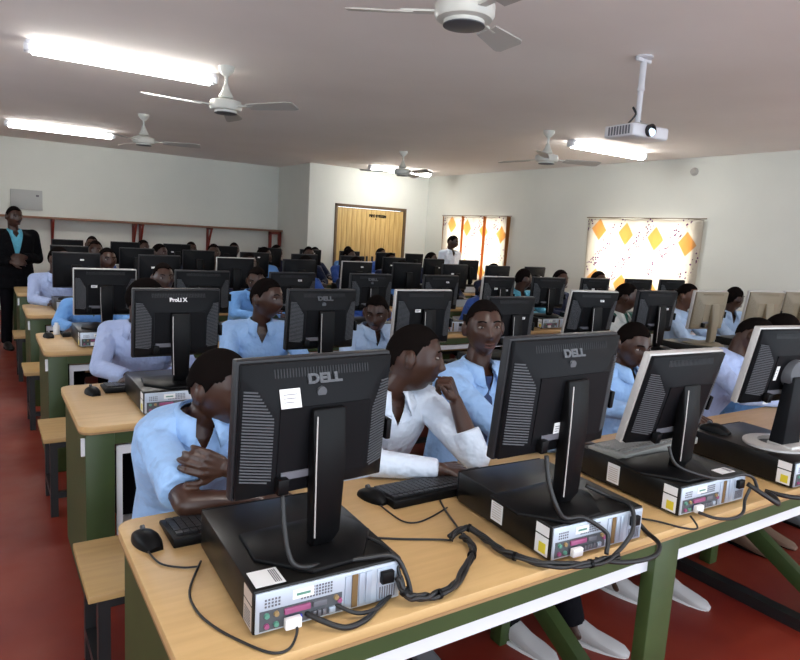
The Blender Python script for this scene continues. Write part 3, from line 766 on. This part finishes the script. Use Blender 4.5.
cable('monitor_cable', [(1.190,1.105,1.02),(1.185,1.085,.96),(1.195,1.06,.90),(1.225,1.055,z2+.01),(1.29,1.05,z2),(1.345,1.025,DT+CT-.03),(1.35,1.015,DT+.05),(1.33,1.0,DT+.02)], .006, 'black monitor cable drooping over the rear of the second computer')
cable('monitor_cable', [(1.43,1.17,z2+.02),(1.47,1.12,z2),(1.47,1.045,z2),(1.45,1.015,DT+CT-.04),(1.41,1.005,DT+.03),(1.36,1.0,z)], .006, 'black cable looping at the right of the second computer top')
cable('monitor_cable', [(1.765,1.145,.955),(1.78,1.12,.90),(1.87,1.07,z2+.01),(1.95,1.055,z2),(2.03,1.05,z2),(2.08,1.04,DT+CT-.01),(2.10,1.03,DT+.05)], .005, 'black monitor cable over the top of the third computer')

# ------------------------------------------------------------------ people
def fuse(mb, name, mats, parent, voxel, smooth_it=4, cut=None, remesh=True):
    """turns overlapping limbs into one continuous surface"""
    me = bpy.data.meshes.new(name); me.from_pydata(mb.v, [], mb.f)
    bm = bmesh.new(); bm.from_mesh(me); bmesh.ops.recalc_face_normals(bm, faces=bm.faces); bm.to_mesh(me); bm.free()
    t = bpy.data.objects.new(name, me); col.objects.link(t)
    md = t.modifiers.new('r', 'REMESH'); md.mode = 'VOXEL'; md.voxel_size = voxel; md.adaptivity = 0
    if smooth_it:
        s = t.modifiers.new('s', 'SMOOTH'); s.factor = .5; s.iterations = smooth_it
    dg = bpy.context.evaluated_depsgraph_get(); m2 = bpy.data.meshes.new_from_object(t.evaluated_get(dg))
    bpy.data.objects.remove(t); m2.name = name
    if cut:
        bm = bmesh.new(); bm.from_mesh(m2)
        for _ in range(2):
            cv = {v: cut(v.co) for v in bm.verts}
            ed = {e for e in bm.edges if cv[e.verts[0]] != cv[e.verts[1]]}
            fs_ = {f for e in ed for f in e.link_faces}; ed = {e for f in fs_ for e in f.edges}
            bmesh.ops.subdivide_edges(bm, edges=list(ed), cuts=1, use_grid_fill=True)
        dl = [f for f in bm.faces if cut(f.calc_center_median())]
        bmesh.ops.delete(bm, geom=dl, context='FACES'); bm.to_mesh(m2); bm.free()
    m2.materials.clear()
    for m in (mats if isinstance(mats, (list, tuple)) else [mats]): m2.materials.append(m)
    m2.polygons.foreach_set('use_smooth', [True]*len(m2.polygons))
    o = bpy.data.objects.new(name, m2); col.objects.link(o); o.parent = parent
    return o

def head_points(d, off=0.0, female=False):
    """d: (n,3) unit directions, face towards -Y; metres from the middle of the head"""
    x = d[:,0]*.073; y = d[:,1]*.094; z = d[:,2]*.113
    low = np.clip(-d[:,2], 0, 1); back = d[:,1] > 0
    x = x*(1-.26*low**1.6); y = np.where(back, y*(1-.30*low), y*(1-.07*low**2))
    y = np.where(back, y*1.04, y)
    front = np.clip(-d[:,1], 0, 1)
    g = lambda u, s: np.exp(-(u/s)**2)
    ax = np.abs(x)
    b = .021*g(x,.0105)*g(z+.022,.013) + .010*g(x,.009)*g(z+.002,.020) + .008*g(ax-.014,.008)*g(z+.027,.008)
    b += -.010*g(ax-.031,.015)*g(z-.013,.011) + .0045*g(ax-.028,.022)*g(z-.034,.009)
    b += .0095*g(x,.021)*g(z+.051,.0055) + .010*g(x,.019)*g(z+.066,.0065) - .003*g(x,.022)*g(z+.0585,.003)
    b += .006*g(x,.018)*g(z+.097,.013) + .004*g(ax-.048,.014)*g(z+.012,.016)
    y = y - b*(front > .15)
    p = np.stack([x,y,z], 1)
    if off:
        p = p + d*off
    return p
_ico = {}
def ico(sub):
    if sub not in _ico:
        bm = bmesh.new(); bmesh.ops.create_icosphere(bm, subdivisions=sub, radius=1)
        bm.verts.ensure_lookup_table()
        _ico[sub] = (np.array([v.co[:] for v in bm.verts]), [tuple(v.index for v in f.verts) for f in bm.faces]); bm.free()
    return _ico[sub]
def V(*a): return Vector(a)
def hand(b, wrist, d, up, side, curl=(20,25,15), thumb=(.5,.8,.2), sc=1.0, spread=1.0):
    d = Vector(d).normalized(); up = Vector(up); up = (up - d*up.dot(d)).normalized(); lat = d.cross(up)*side; w = Vector(wrist)
    for i in range(4):
        k = w + d*(.080-.004*abs(i-1))*sc + lat*(.030-.0205*i)*sc
        b.capsule(w + d*.012*sc + lat*(.016-.0115*i)*sc, k, .0155*sc, .0115*sc, n=10, k=3)
        L = (.074, .082, .076, .060)[i]*sc; dd = d + lat*(.10-.07*i)*spread*.6; dd.normalize(); p = k
        u = up
        for s_, (fr, ang) in enumerate(zip((.46,.30,.24), curl)):
            rot = Matrix.Rotation(R(-ang), 3, dd.cross(u)); dd = (rot @ dd).normalized(); u = (rot @ u).normalized()
            q = p + dd*L*fr; b.capsule(p, q, (.0098,.0090,.0082)[s_]*sc, (.0090,.0082,.0072)[s_]*sc, n=10, k=3); p = q
    t0 = w + d*.022*sc + lat*.018*sc; td = (d*thumb[0] + lat*thumb[1] - up*thumb[2]).normalized()
    t1 = t0 + td*.036*sc; td2 = (d*.85 + td*.6).normalized(); t2 = t1 + td2*.032*sc; td3 = (d*.9+td*.2-up*.1).normalized(); t3 = t2 + td3*.024*sc
    b.capsule(t0, t1, .015*sc, .0115*sc, n=10, k=3); b.capsule(t1, t2, .0112*sc, .0098*sc, n=10, k=3); b.capsule(t2, t3, .0098*sc, .008*sc, n=10, k=3)
def torso_rings(P, grow, n=24):
    """rings from hips to neck following the bent spine"""
    S = [(P['hip'] + V(0,0,-.06), .135, .105), (P['hip'], .160, .120), (P['hip'].lerp(P['waist'],.5), .152, .112), (P['waist'], .142, .100),
         (P['waist'].lerp(P['chest'],.5), .152, .104), (P['chest'], .165, .110), (P['chest'].lerp(P['neck'],.45), .168, .104),
         (P['chest'].lerp(P['neck'],.75), .140, .088), (P['neck'] + V(0,.0,-.005), .072, .064)]
    rings = []; w = P.get('wide', 1.0)
    for k, (c, rx, ry) in enumerate(S):
        nx = S[min(k+1, len(S)-1)][0] - S[max(k-1, 0)][0]; nx.normalize()
        sh = (P['shL'] - P['shR']); yawv = Vector((sh.x, sh.y, 0)).normalized(); t = k/(len(S)-1); a = V(1,0,0).lerp(yawv, t).normalized()
        a = (a - nx*a.dot(nx)).normalized(); bb = nx.cross(a)
        ring = []
        for j in range(n):
            an = 2*math.pi*j/n; cx, sx = math.cos(an), math.sin(an)
            ex = math.copysign(abs(cx)**.8, cx)*(rx*w+grow); ey = math.copysign(abs(sx)**.9, sx)*(ry*w+grow)
            ring.append(c + a*ex + bb*ey)
        rings.append(ring)
    return rings
def pose(**k):
    P = dict(hip=V(0,0,.53), waist=V(0,-.02,.68), chest=V(0,-.06,.84), neck=V(0,-.09,.985), head=V(0,-.13,1.13), hy=0, hp=0, hr=0,
             shL=V(.165,-.075,.935), shR=V(-.165,-.075,.935), elL=V(.22,-.25,.79), elR=V(-.22,-.25,.79), wrL=V(.10,-.46,.785), wrR=V(-.10,-.46,.785),
             hdL=V(-.1,-1,-.05), hdR=V(.1,-1,-.05), upL=V(0,0,1), upR=V(0,0,1), cuL=(15,25,20), cuR=(15,25,20),
             knL=V(.10,-.40,.50), knR=V(-.10,-.40,.50), anL=V(.11,-.42,.10), anR=V(-.11,-.42,.10))
    P.update(k); return P
def make_person(P, skin=M_skin, top=S_blue, legs=M_tro, shoes=M_shoe, sleeve='long', voxel=.007, face=True, jacket=None, tie=None, vneck=.075, collar=True, yoke=None, ears=True, hair_len=.004):
    o = empty('person'); hd = P['head']; Mh = P.get('hs', 1.03) * Matrix.Rotation(R(P['hy']), 3, 'Z') @ Matrix.Rotation(R(P['hp']), 3, 'X') @ Matrix.Rotation(R(P['hr']), 3, 'Y')
    if P.get('stand'): pass
    # the body: one continuous skin
    b = MB(); dv, fv = ico(5 if voxel < .006 else 4)
    hp = head_points(dv); b.add([hd + Mh @ Vector(p) for p in hp], fv)
    if ears:
        for s in (-1,1):
            c = hd + Mh @ V(s*.077, .014, -.006); b.ellipsoid(c, (.013,.020,.032), Mh @ Matrix.Rotation(R(s*22),3,'Z'), n=12, k=8)
    nk = hd + Mh @ V(0,.022,-.06); b.capsule(P['neck'] + V(0,.012,-.04), nk, .056, .052)
    b.loft(torso_rings(P, -.014))
    for s in 'LR':
        sh, el, wr = P['sh'+s], P['el'+s], P['wr'+s]
        b.capsule(sh, el, .047, .037); b.capsule(el, el.lerp(wr,.35), .037, .037); b.capsule(el.lerp(wr,.35), wr, .037, .024)
        hand(b, wr, P['hd'+s], P['up'+s], (1 if s == 'R' else -1)*P.get('flip'+s, 1), P['cu'+s])
        hp_ = P['hip'] + V(.085 if s == 'L' else -.085, 0, -.02)
        b.capsule(hp_, P['kn'+s], .070, .050); b.capsule(P['kn'+s], P['an'+s], .048, .032)
        an = P['an'+s]; b.capsule(an, an + V(0,-.05,-.055), .030, .026)
    fuse(b, 'body', skin, o, voxel, 3 if voxel < .006 else 2)
    # hair, a close cropped cap
    d2, f2 = ico(5 if voxel < .008 else 4); hpts = head_points(d2, hair_len)
    def hairy(q):
        az = math.degrees(math.atan2(abs(q[0]), -q[1]))
        return q[2] > np.interp(az, [0, 35, 52, 62, 78, 88, 100, 115, 135, 180], [.62, .66, .60, .42, .30, .02, .20, .12, -.30, -.48])
    cut_faces = [f for f in f2 if all(hairy(d2[i]) for i in f)]
    used = sorted({i for f in cut_faces for i in f}); mp = {i: k for k, i in enumerate(used)}
    hb = MB(); hb.add([hd + Mh @ Vector(hpts[i]) for i in used] , [tuple(mp[i] for i in f) for f in cut_faces])
    h = hb.build('hair', M_hair, o, smooth=True); md = h.modifiers.new('t', 'SOLIDIFY'); md.thickness = .009; md.offset = -1
    if face:
        for s in (-1, 1):
            def eb(c, r, yr=0):
                q = MB(); q.ellipsoid((0,0,0), r, n=14, k=8); return [hd + Mh @ (V(*c) + Vector(v)) for v in q.v], q.f
            e = MB(); e.add(*eb((s*.031,-.0755,.013), (.0125,.0078,.0046))); eo = e.build('eye', M_eye, o, smooth=True)
            e = MB(); e.add(*eb((s*.031,-.0805,.0132), (.0054,.0040,.0046))); e.build('iris', M_iris, eo, smooth=True)
            e = MB(); q = MB(); q.tube([V(s*.014,-.0885,.0335), V(s*.030,-.0868,.0385), V(s*.047,-.0760,.034)], .0030, n=6); e.add([hd + Mh @ Vector(v) for v in q.v], q.f); e.build('eyebrow', M_hair, o, smooth=True)
        q = MB(); q.tube([V(-.020,-.0925,-.0535), V(-.008,-.1005,-.0515), V(0,-.1005,-.0525), V(.008,-.1005,-.0515), V(.020,-.0925,-.0535)], .0036, n=6)
        q.tube([V(-.019,-.0925,-.063), V(0,-.1015,-.066), V(.019,-.0925,-.063)], .0045, n=6)
        e = MB(); e.add([hd + Mh @ Vector(v) for v in q.v], q.f); e.build('lips', M_lip, o, smooth=True)
    # shirt
    b = MB(); b.loft(torso_rings(P, .010 if not jacket else .004)[1:] if not P.get('stand') else torso_rings(P, .008))
    for s in 'LR':
        sh, el, wr = P['sh'+s], P['el'+s], P['wr'+s]
        b.capsule(P['chest'].lerp(P['neck'], .72), sh, .066, .060)
        sl = sleeve if isinstance(sleeve, str) else sleeve[0 if s == 'L' else 1]
        if sl == 'short':
            b.capsule(sh, sh.lerp(el,.15), .056, .055); b.frustum(sh, sh.lerp(el,.84), .055, .060)
        elif sl == 'rolled':
            b.capsule(sh, el, .061, .052); b.frustum(el, el.lerp(wr,.45), .052, .047)
        else:
            b.capsule(sh, el, .058, .044); b.frustum(el, el.lerp(wr,.93), .044, .034)
    N = P['neck']; fw = (P['shL'] - P['shR']).cross(V(0,0,1)).normalized()   # forward of the chest
    rt = (P['shL'] - P['shR']).normalized()
    def cut(p):
        q = p - N; f_ = q.dot(fw); r_ = q.dot(rt); z_ = q.z
        if f_ > .0 and z_ < .03 and z_ > -vneck-.02 and abs(r_) < max(0, .050*(z_+vneck+.02)/(vneck+.02)) : return True
        return math.hypot(f_, r_) < .058 and z_ > -.012
    shirt_o = fuse(b, 'shirt' , top, o, max(voxel, .0065), 3, cut)
    md = shirt_o.modifiers.new('t', 'SOLIDIFY'); md.thickness = .003; md.offset = 1
    if collar:
        ring_in, ring_out, vs = [], [], []
        n = 22; vs = []; fs = []
        for i in range(n+1):
            t = -1+2*i/n; a = t*R(158); bk = -fw      # angle from the back of the neck
            dr = bk*math.cos(a) + rt*math.sin(a); ff = abs(t)
            top_ = N + dr*.061 + V(0,0,.036-.030*ff**2) + fw*.012*ff
            mid_ = N + dr*.072 + V(0,0,.030-.034*ff**2) + fw*.016*ff
            tip = max(0, ff-.55)/.45
            low_ = N + dr*(.090+.012*tip) + V(0,0,-.004-.028*ff-.040*tip) + fw*(.012*ff+.020*tip)
            vs += [top_, mid_, low_]
        for i in range(n):
            for j in range(2): a = i*3+j; fs.append((a, a+1, a+4, a+3))
        cb = MB(); cb.add(vs, fs); c = cb.build('collar', top if not jacket else top, o, smooth=True)
        md = c.modifiers.new('t', 'SOLIDIFY'); md.thickness = .005; md.offset = 0
    if tie:
        q = MB(); a0 = N + fw*.075 + V(0,0,-.03); a1 = P['chest'] + fw*(.118+.012) ; a2 = P['waist'] + fw*.135
        q.loft([[a0 + rt*x + V(0,0,zz) for x, zz in ((-.016,.0),(.016,.0),(.010,-.03),(-.010,-.03))], [a0 + fw*.012 + rt*x + V(0,0,zz) for x, zz in ((-.016,.0),(.016,.0),(.010,-.03),(-.010,-.03))]])
        rings = []
        for c_, w_ in ((a0+V(0,0,-.03)+fw*.006,.011),(a1,.028),(a2,.036)):
            rings.append([c_ - rt*w_, c_ + fw*.004, c_ + rt*w_, c_ + fw*.010])
        q.loft(rings); q.build('tie', tie, o)
    if jacket:
        b = MB(); b.loft(torso_rings(P, .020))
        if P.get('stand'):
            hp_ = P['hip']; b.loft([[hp_ + V(math.cos(a)*rx, math.sin(a)*ry, zz) for a in [2*math.pi*j/24 for j in range(24)]] for zz, rx, ry in ((-.17,.19,.14),(0,.185,.145))])
        for s in 'LR':
            sh, el, wr = P['sh'+s], P['el'+s], P['wr'+s]
            b.capsule(P['chest'].lerp(P['neck'], .70), sh, .066, .068); b.capsule(sh, el, .072, .058); b.frustum(el, el.lerp(wr,.95), .058, .045)
        def cutj(p):
            q = p - N; f_ = q.dot(fw); r_ = q.dot(rt)
            if f_ > 0 and abs(r_) < .075*max(0, (q.z+.34)/.34) and q.z > -.34: return True
            return math.hypot(f_, r_) < .072 and q.z > -.03
        j = fuse(b, 'jacket', jacket, o, .009, 3, cutj); md = j.modifiers.new('t', 'SOLIDIFY'); md.thickness = .005; md.offset = 1
    if yoke:
        b = MB(); 
        for s in 'LR': b.capsule(P['chest'].lerp(P['neck'], .70), P['sh'+s], .071, .066)
        b.capsule(N+V(0,0,-.04), N+V(0,0,-.06), .085, .10)
        fuse(b, 'shoulder_yoke', yoke, o, .009, 3, lambda p: (p-N).z < -.10 or math.hypot((p-N).dot(fw), (p-N).dot(rt)) < .066)
    # trousers
    b = MB(); hp_ = P['hip']
    b.loft([[hp_ + V(math.cos(a)*rx, math.sin(a)*ry, zz) for a in [2*math.pi*j/24 for j in range(24)]] for zz, rx, ry in ((-.085,.13,.10),(-.05,.165,.125),(.03,.170,.128),(.07,.158,.116))])
    for s in 'LR':
        h0 = hp_ + V(.088 if s == 'L' else -.088, 0, -.015); kn = P['kn'+s]; an = P['an'+s]
        b.capsule(h0, kn, .082, .064); b.capsule(kn, kn.lerp(an,.1), .064, .062); b.frustum(kn, kn.lerp(an,1.08), .062, .056)
    fuse(b, 'trousers', legs, o, .010, 3)
    for s in 'LR':
        an = P['an'+s]; a = P.get('toe'+s, V(0,-1,0)); sx = MB(); pf = a
        heel = V(an.x, an.y, 0) - pf*.035
        rt_ = V(-pf.y, pf.x, 0)
        rings = []
        for t, w_, h_ in ((0,.022,.050),(.03,.034,.075),(.09,.036,.080),(.14,.040,.055),(.20,.044,.040),(.25,.036,.030),(.275,.016,.018)):
            c_ = heel + pf*t
            rings.append([c_ + rt_*(w_*math.copysign(abs(math.cos(q))**.7, math.cos(q))) + V(0,0,.002+h_*.5*(1+math.copysign(abs(math.sin(q))**.7, math.sin(q)))) for q in [2*math.pi*j/14 for j in range(14)]])
        so = sx.loft(rings).build('shoe', shoes, o, smooth='auto')
        MB().loft([[V(c.x, c.y, 0) for c in []]] if False else [[heel + pf*(.12+.155*math.cos(q)) + rt_*(.044*math.sin(q)) + V(0,0,zz) for q in [2*math.pi*j/18 for j in range(18)]] for zz in (0,.012)]).build('sole', M_label if shoes is M_shoe else M_black, so, smooth='auto')
    return o

G_P = 'students seated at the computer rows'
def put(o, x, y, rz, label, group=G_P, z=0):
    o.location = (x, y, z); o.rotation_euler = (0, 0, R(rz)); tag(o, label, 'person', group); return o
def shiftP(P, dx, dy=0, dz=0): return P

# S1: short sleeved boy behind the first monitor, leaning on the desk (origin .56, 2.14)
P = pose(hs=1.08, waist=V(-.01,-.05,.68), chest=V(-.02,-.13,.83), neck=V(-.005,-.18,.955), head=V(.045,-.225,1.05), hy=38, hp=14, hr=-6,
         shL=V(.15,-.19,.89), shR=V(-.135,-.17,.895), elR=V(-.115,-.46,.79), wrR=V(.075,-.505,.785), hdR=V(1,-.25,-.05), upR=V(0,-.2,1), cuR=(30,30,20),
         elL=V(.18,-.42,.80), wrL=V(-.005,-.425,.865), hdL=V(-.75,-.25,.35), upL=V(-.1,-1,.2), cuL=(35,45,30))
put(make_person(P, top=S_blue, legs=M_navy, shoes=M_shoed, sleeve='short', voxel=.005), .57, 2.16, 0, 'person in a short sleeved sky blue shirt leaning behind the nearest monitor')
# S2: white shirt, chin on fist, turned to the right
P = pose(hs=1.09, waist=V(-.0,-.04,.69), chest=V(0,-.11,.845), neck=V(.005,-.15,.975), head=V(.068,-.208,1.102), hy=56, hp=6, hr=8,
         shL=V(.155,-.17,.925), shR=V(-.165,-.12,.915), elL=V(.185,-.46,.785), wrL=V(.150,-.368,.972), hdL=V(-.35,.05,.80), upL=V(.55,-.6,.2), cuL=(70,80,50),
         elR=V(-.20,-.40,.80), wrR=V(-.005,-.515,.785), hdR=V(.95,-.12,-.02), upR=V(0,-.1,1), cuR=(40,55,40), anL=V(.05,-.30,.09), anR=V(-.12,-.24,.09), knL=V(.09,-.38,.50))
s2 = put(make_person(P, top=S_white, legs=M_tro, shoes=M_shoed, sleeve=('rolled','long'), voxel=.005, vneck=.10), 1.275, 2.15, 0, 'person in a white shirt resting chin on fist and looking to the right, centre front')
q = MB(); q.ellipsoid((.205,-.435,.855), (.012,.008,.020), n=12, k=8); q.build('crimson_badge', M_darkwood, s2, smooth=True)
# S3: blue shirt and tie facing the camera
P = pose(waist=V(-.01,-.02,.70), chest=V(-.01,-.05,.88), neck=V(0,-.08,1.02), head=V(0.0,-.10,1.185), hy=-24, hp=0, hr=-3,
         shL=V(.165,-.08,.965), shR=V(-.145,-.06,.965), elL=V(.24,-.30,.80), elR=V(-.09,-.40,.80), wrL=V(.12,-.50,.785), wrR=V(.14,-.50,.785), hdR=V(.9,-.3,0), hdL=V(-.7,-.7,0),
         anL=V(.17,-.56,.09), anR=V(-.06,-.44,.09), knL=V(.14,-.42,.50), knR=V(-.06,-.40,.50), toeL=V(.42,-.907,0), toeR=V(.2,-.98,0))
put(make_person(P, top=S_blue, legs=M_tro, shoes=M_shoe, sleeve='long', voxel=.0055, tie=M_tie), 1.77, 2.16, 0, 'person in a sky blue shirt and dark tie facing the camera')
# S4
P = pose(waist=V(0,-.04,.68), chest=V(0,-.10,.83), neck=V(0,-.14,.955), head=V(0,-.19,1.075), hy=-10, hp=16, anL=V(-.12,-.56,.09), anR=V(-.34,-.46,.09), knL=V(.04,-.42,.50), knR=V(-.18,-.38,.50), toeL=V(.15,-.989,0), toeR=V(.3,-.954,0), shL=V(.165,-.12,.91), shR=V(-.165,-.12,.91))
put(make_person(P, top=S_blue, legs=M_tro, shoes=M_shoe, voxel=.006), 2.72, 2.22, 0, 'person in sky blue shirt peering between the second and third front desk monitors')
# S5
P = pose(waist=V(.04,-.05,.68), chest=V(.09,-.12,.84), neck=V(.15,-.17,.97), head=V(.20,-.23,1.09), hy=30, hp=38, hr=10, shL=V(.30,-.20,.91), shR=V(-.04,-.13,.945), elR=V(-.10,-.38,.80), wrR=V(.12,-.50,.785), hdR=V(1,-.2,0), elL=V(.36,-.38,.80), wrL=V(.22,-.5,.785))
put(make_person(P, top=S_lav, legs=M_tro, shoes=M_shoeb, voxel=.006), 3.52, 2.20, 0, 'person in lavender blue shirt bending with head down, behind the ring stand monitor')
P = pose(waist=V(0,-.04,.68), chest=V(0,-.10,.84), neck=V(0,-.14,.97), head=V(0,-.19,1.10), hy=20, hp=25, shL=V(.165,-.12,.92), shR=V(-.165,-.12,.92))
put(make_person(P, top=S_mid, legs=M_tro, shoes=M_shoed, voxel=.008), 4.10, 2.20, 0, 'person in blue shirt at the right frame edge, beside the bending lavender shirted one')

# generic students, a few poses copied along the rows with their own shirts
GP = {
 'ahead': pose(shL=V(.165,-.075,.95), shR=V(-.165,-.075,.95), chest=V(0,-.06,.85), neck=V(0,-.09,1.0), head=V(0,-.13,1.15), hp=4),
 'right': pose(shL=V(.16,-.10,.95), shR=V(-.165,-.05,.95), chest=V(0,-.06,.85), neck=V(0,-.09,1.0), head=V(.02,-.13,1.145), hy=40, hp=4),
 'profile': pose(shL=V(.15,-.13,.94), shR=V(-.15,-.02,.94), chest=V(0,-.06,.85), neck=V(0,-.09,.99), head=V(.02,-.12,1.125), hy=80, hp=6),
 'down': pose(waist=V(0,-.04,.67), chest=V(0,-.10,.81), neck=V(0,-.15,.94), head=V(.0,-.21,1.05), hy=-38, hp=16, shL=V(.165,-.11,.90), shR=V(-.165,-.14,.90)),
}
GT = {}
def student(kind, x, y, rz, label, top, legs=M_tro, skin=M_skin, z=0, sc=1.0, near=False, yoke=None):
    key = (kind, near, yoke is not None)
    if key not in GT:
        o = make_person(GP[kind], voxel=.0075 if near else .011, face=True, yoke=yoke, vneck=.085); GT[key] = [o, tree_of(o), False]
    e = GT[key]
    if not e[2]: o = e[0]; e[2] = True
    else: o = copy_tree(e[0], e[1])
    for k in kids(o):
        bn = k.name.split('.')[0]
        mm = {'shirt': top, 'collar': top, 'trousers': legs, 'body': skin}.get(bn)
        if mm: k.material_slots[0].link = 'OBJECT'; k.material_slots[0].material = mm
    o.scale = (sc,)*3
    return put(o, x, y, rz, label, z=z)
# second row
student('profile', .73, 3.76, -4, 'person in a lavender shirt looking right at the left end of the second desk row', S_lav, near=True)
student('right', 1.365, 3.63, -6, 'person in open necked sky blue shirt looking right, second row behind the nearest monitor', S_blue, near=True)
student('down', 2.11, 3.71, 0, 'person in a pale blue shirt with bowed head left of the third second row monitor', S_pale, near=True)
student('right', 4.50, 3.63, 10, 'person in a white track jacket with dark green shoulders on the second row', S_track, near=True, yoke=M_trackg)
student('ahead', 5.37, 3.63, 12, 'person in a pale shirt facing ahead below the window with lozenges', S_pale, near=True, skin=M_skin2)
student('profile', 6.14, 3.62, 0, 'person in a pale blue shirt in right facing profile against the plain right wall', S_pale, near=True)
# third row
student('down', 1.86, 5.27, 10, 'person in a mid blue shirt with bowed head behind the open necked sky blue student', S_mid, z=.06)
student('ahead', 1.16, 5.24, 4, 'person whose face shows between the two left monitors of the third row', S_lav, z=-.03)
student('down', .72, 5.30, -12, 'person in a mid blue shirt hidden behind the left end monitor of the third row', S_mid)
student('profile', 4.86, 5.23, 8, 'person in a turquoise shirt sitting upright between the two windows', S_cyan, legs=M_navy, z=.03)
student('down', 2.95, 5.27, 0, 'person in a royal blue shirt low behind the facing student with tie', S_deep)
student('ahead', 5.52, 5.30, 0, 'person in a dark top beside the third row seat nearest the lozenge window edge', S_dark)
student('down', 4.30, 5.27, 18, 'person in a royal blue shirt bending low left of the turquoise shirt', S_deep)
student('ahead', 6.10, 5.25, 0, 'person in front of the lozenge window on the third row', S_white)
# rows four to six
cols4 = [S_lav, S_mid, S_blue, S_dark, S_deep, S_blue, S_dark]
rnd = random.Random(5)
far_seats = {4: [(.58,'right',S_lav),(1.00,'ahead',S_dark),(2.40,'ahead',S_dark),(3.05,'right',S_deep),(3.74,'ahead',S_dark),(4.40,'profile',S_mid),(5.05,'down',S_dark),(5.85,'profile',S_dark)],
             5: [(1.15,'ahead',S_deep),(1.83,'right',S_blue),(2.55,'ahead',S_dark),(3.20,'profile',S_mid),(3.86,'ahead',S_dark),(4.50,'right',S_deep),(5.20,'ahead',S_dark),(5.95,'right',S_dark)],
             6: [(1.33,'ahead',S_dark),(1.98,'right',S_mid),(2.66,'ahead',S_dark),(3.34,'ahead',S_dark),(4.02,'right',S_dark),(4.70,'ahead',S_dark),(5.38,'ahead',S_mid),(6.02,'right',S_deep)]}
cn = {S_lav:'lavender', S_mid:'mid blue', S_blue:'sky blue', S_dark:'dark', S_deep:'royal blue', S_white:'white', S_pale:'pale'}
for r, L in far_seats.items():
    for i, (x, kd, tp) in enumerate(L):
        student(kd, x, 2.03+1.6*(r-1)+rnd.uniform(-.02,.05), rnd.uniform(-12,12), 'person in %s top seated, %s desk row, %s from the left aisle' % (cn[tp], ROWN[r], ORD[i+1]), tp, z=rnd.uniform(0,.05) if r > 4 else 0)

# standing man in a black suit
P = pose(stand=True, hip=V(0,0,.86), waist=V(0,-.01,1.0), chest=V(0,-.02,1.18), neck=V(0,-.02,1.34), head=V(0,-.05,1.50), hy=15, hp=10, wide=1.08,
         shL=V(.185,-.01,1.29), shR=V(-.185,-.01,1.29), elL=V(.24,.0,1.03), elR=V(-.24,.0,1.03), wrL=V(.07,-.19,1.05), wrR=V(-.07,-.21,1.00), hdL=V(-1,-.3,.1), hdR=V(1,-.3,0),
         upL=V(0,-1,.3), upR=V(0,-1,.3), knL=V(.09,-.02,.48), knR=V(-.09,-.02,.48), anL=V(.10,.0,.09), anR=V(-.10,.0,.09))
man = put(make_person(P, top=S_cyan, legs=M_tro, shoes=M_shoek, jacket=M_suit, voxel=.008, vneck=.05), .33, 8.62, 10, 'person standing in a black suit jacket over a turquoise shirt at the left edge aisle', None)
P = pose(stand=True, hip=V(0,0,.86), waist=V(0,-.01,1.0), chest=V(0,-.03,1.18), neck=V(0,-.04,1.33), head=V(.01,-.07,1.48), hy=35, hp=14, wide=.95,
         shL=V(.165,-.02,1.28), shR=V(-.165,-.02,1.28), elL=V(.22,-.02,1.03), elR=V(-.22,-.02,1.03), wrL=V(.12,-.20,.98), wrR=V(-.10,-.22,.98), hdL=V(-.5,-1,0), hdR=V(.5,-1,0),
         knL=V(.09,-.02,.48), knR=V(-.09,-.02,.48), anL=V(.10,.0,.09), anR=V(-.10,.0,.09))
put(make_person(P, top=S_white, legs=M_tro, shoes=M_shoek, sleeve='long', voxel=.009), 6.86, 9.05, 0, 'person standing in a white shirt in front of the striped corner window', None)

# ------------------------------------------------------------------ light of the day and camera
wd = bpy.data.worlds.new('sky'); scene.world = wd; wd.use_nodes = True
bg = wd.node_tree.nodes['Background']; bg.inputs[0].default_value = (.80, .90, 1.0, 1); bg.inputs[1].default_value = 3.0
for W in (W1, W2):      # bright day outside each curtained window
    al = bpy.data.lights.new('daylight', 'AREA'); al.shape = 'RECTANGLE'; al.size = 3.2; al.size_y = 2.6; al.energy = 520; al.color = (1, .97, .90)
    ao = bpy.data.objects.new('daylight', al); col.objects.link(ao); ao.location = (XR+1.3, (W[0]+W[1])/2, 1.55); ao.rotation_euler = (0, R(90), 0)

Rw = Matrix(((0.8394841, -0.03022143, 0.54254319), (-0.54024302, -0.15362361, 0.82736768), (0.05834321, -0.98766718, -0.14529149)))
cam = bpy.data.cameras.new('camera'); cam.sensor_width = 36; cam.lens = 646.28/800*36; cam.clip_start = .05; cam.clip_end = 100
co = bpy.data.objects.new('camera', cam); col.objects.link(co)
right = Vector((Rw[0][0], Rw[1][0], Rw[2][0])); down = Vector((Rw[0][1], Rw[1][1], Rw[2][1])); fwd = Vector((Rw[0][2], Rw[1][2], Rw[2][2]))
M4 = Matrix.Identity(4)
for i in range(3): M4[i][0] = right[i]; M4[i][1] = -down[i]; M4[i][2] = -fwd[i]
M4[0][3], M4[1][3], M4[2][3] = 0, 0, 1.55
co.matrix_world = M4; scene.camera = co
vs = scene.view_settings; scene.display_settings.display_device = 'sRGB'
vs.view_transform = 'Standard'; vs.look = 'None'; vs.gamma = 1; vs.exposure = 0.38; vs.use_curve_mapping = False
scene.cycles.max_bounces = 8; scene.cycles.use_denoising = True
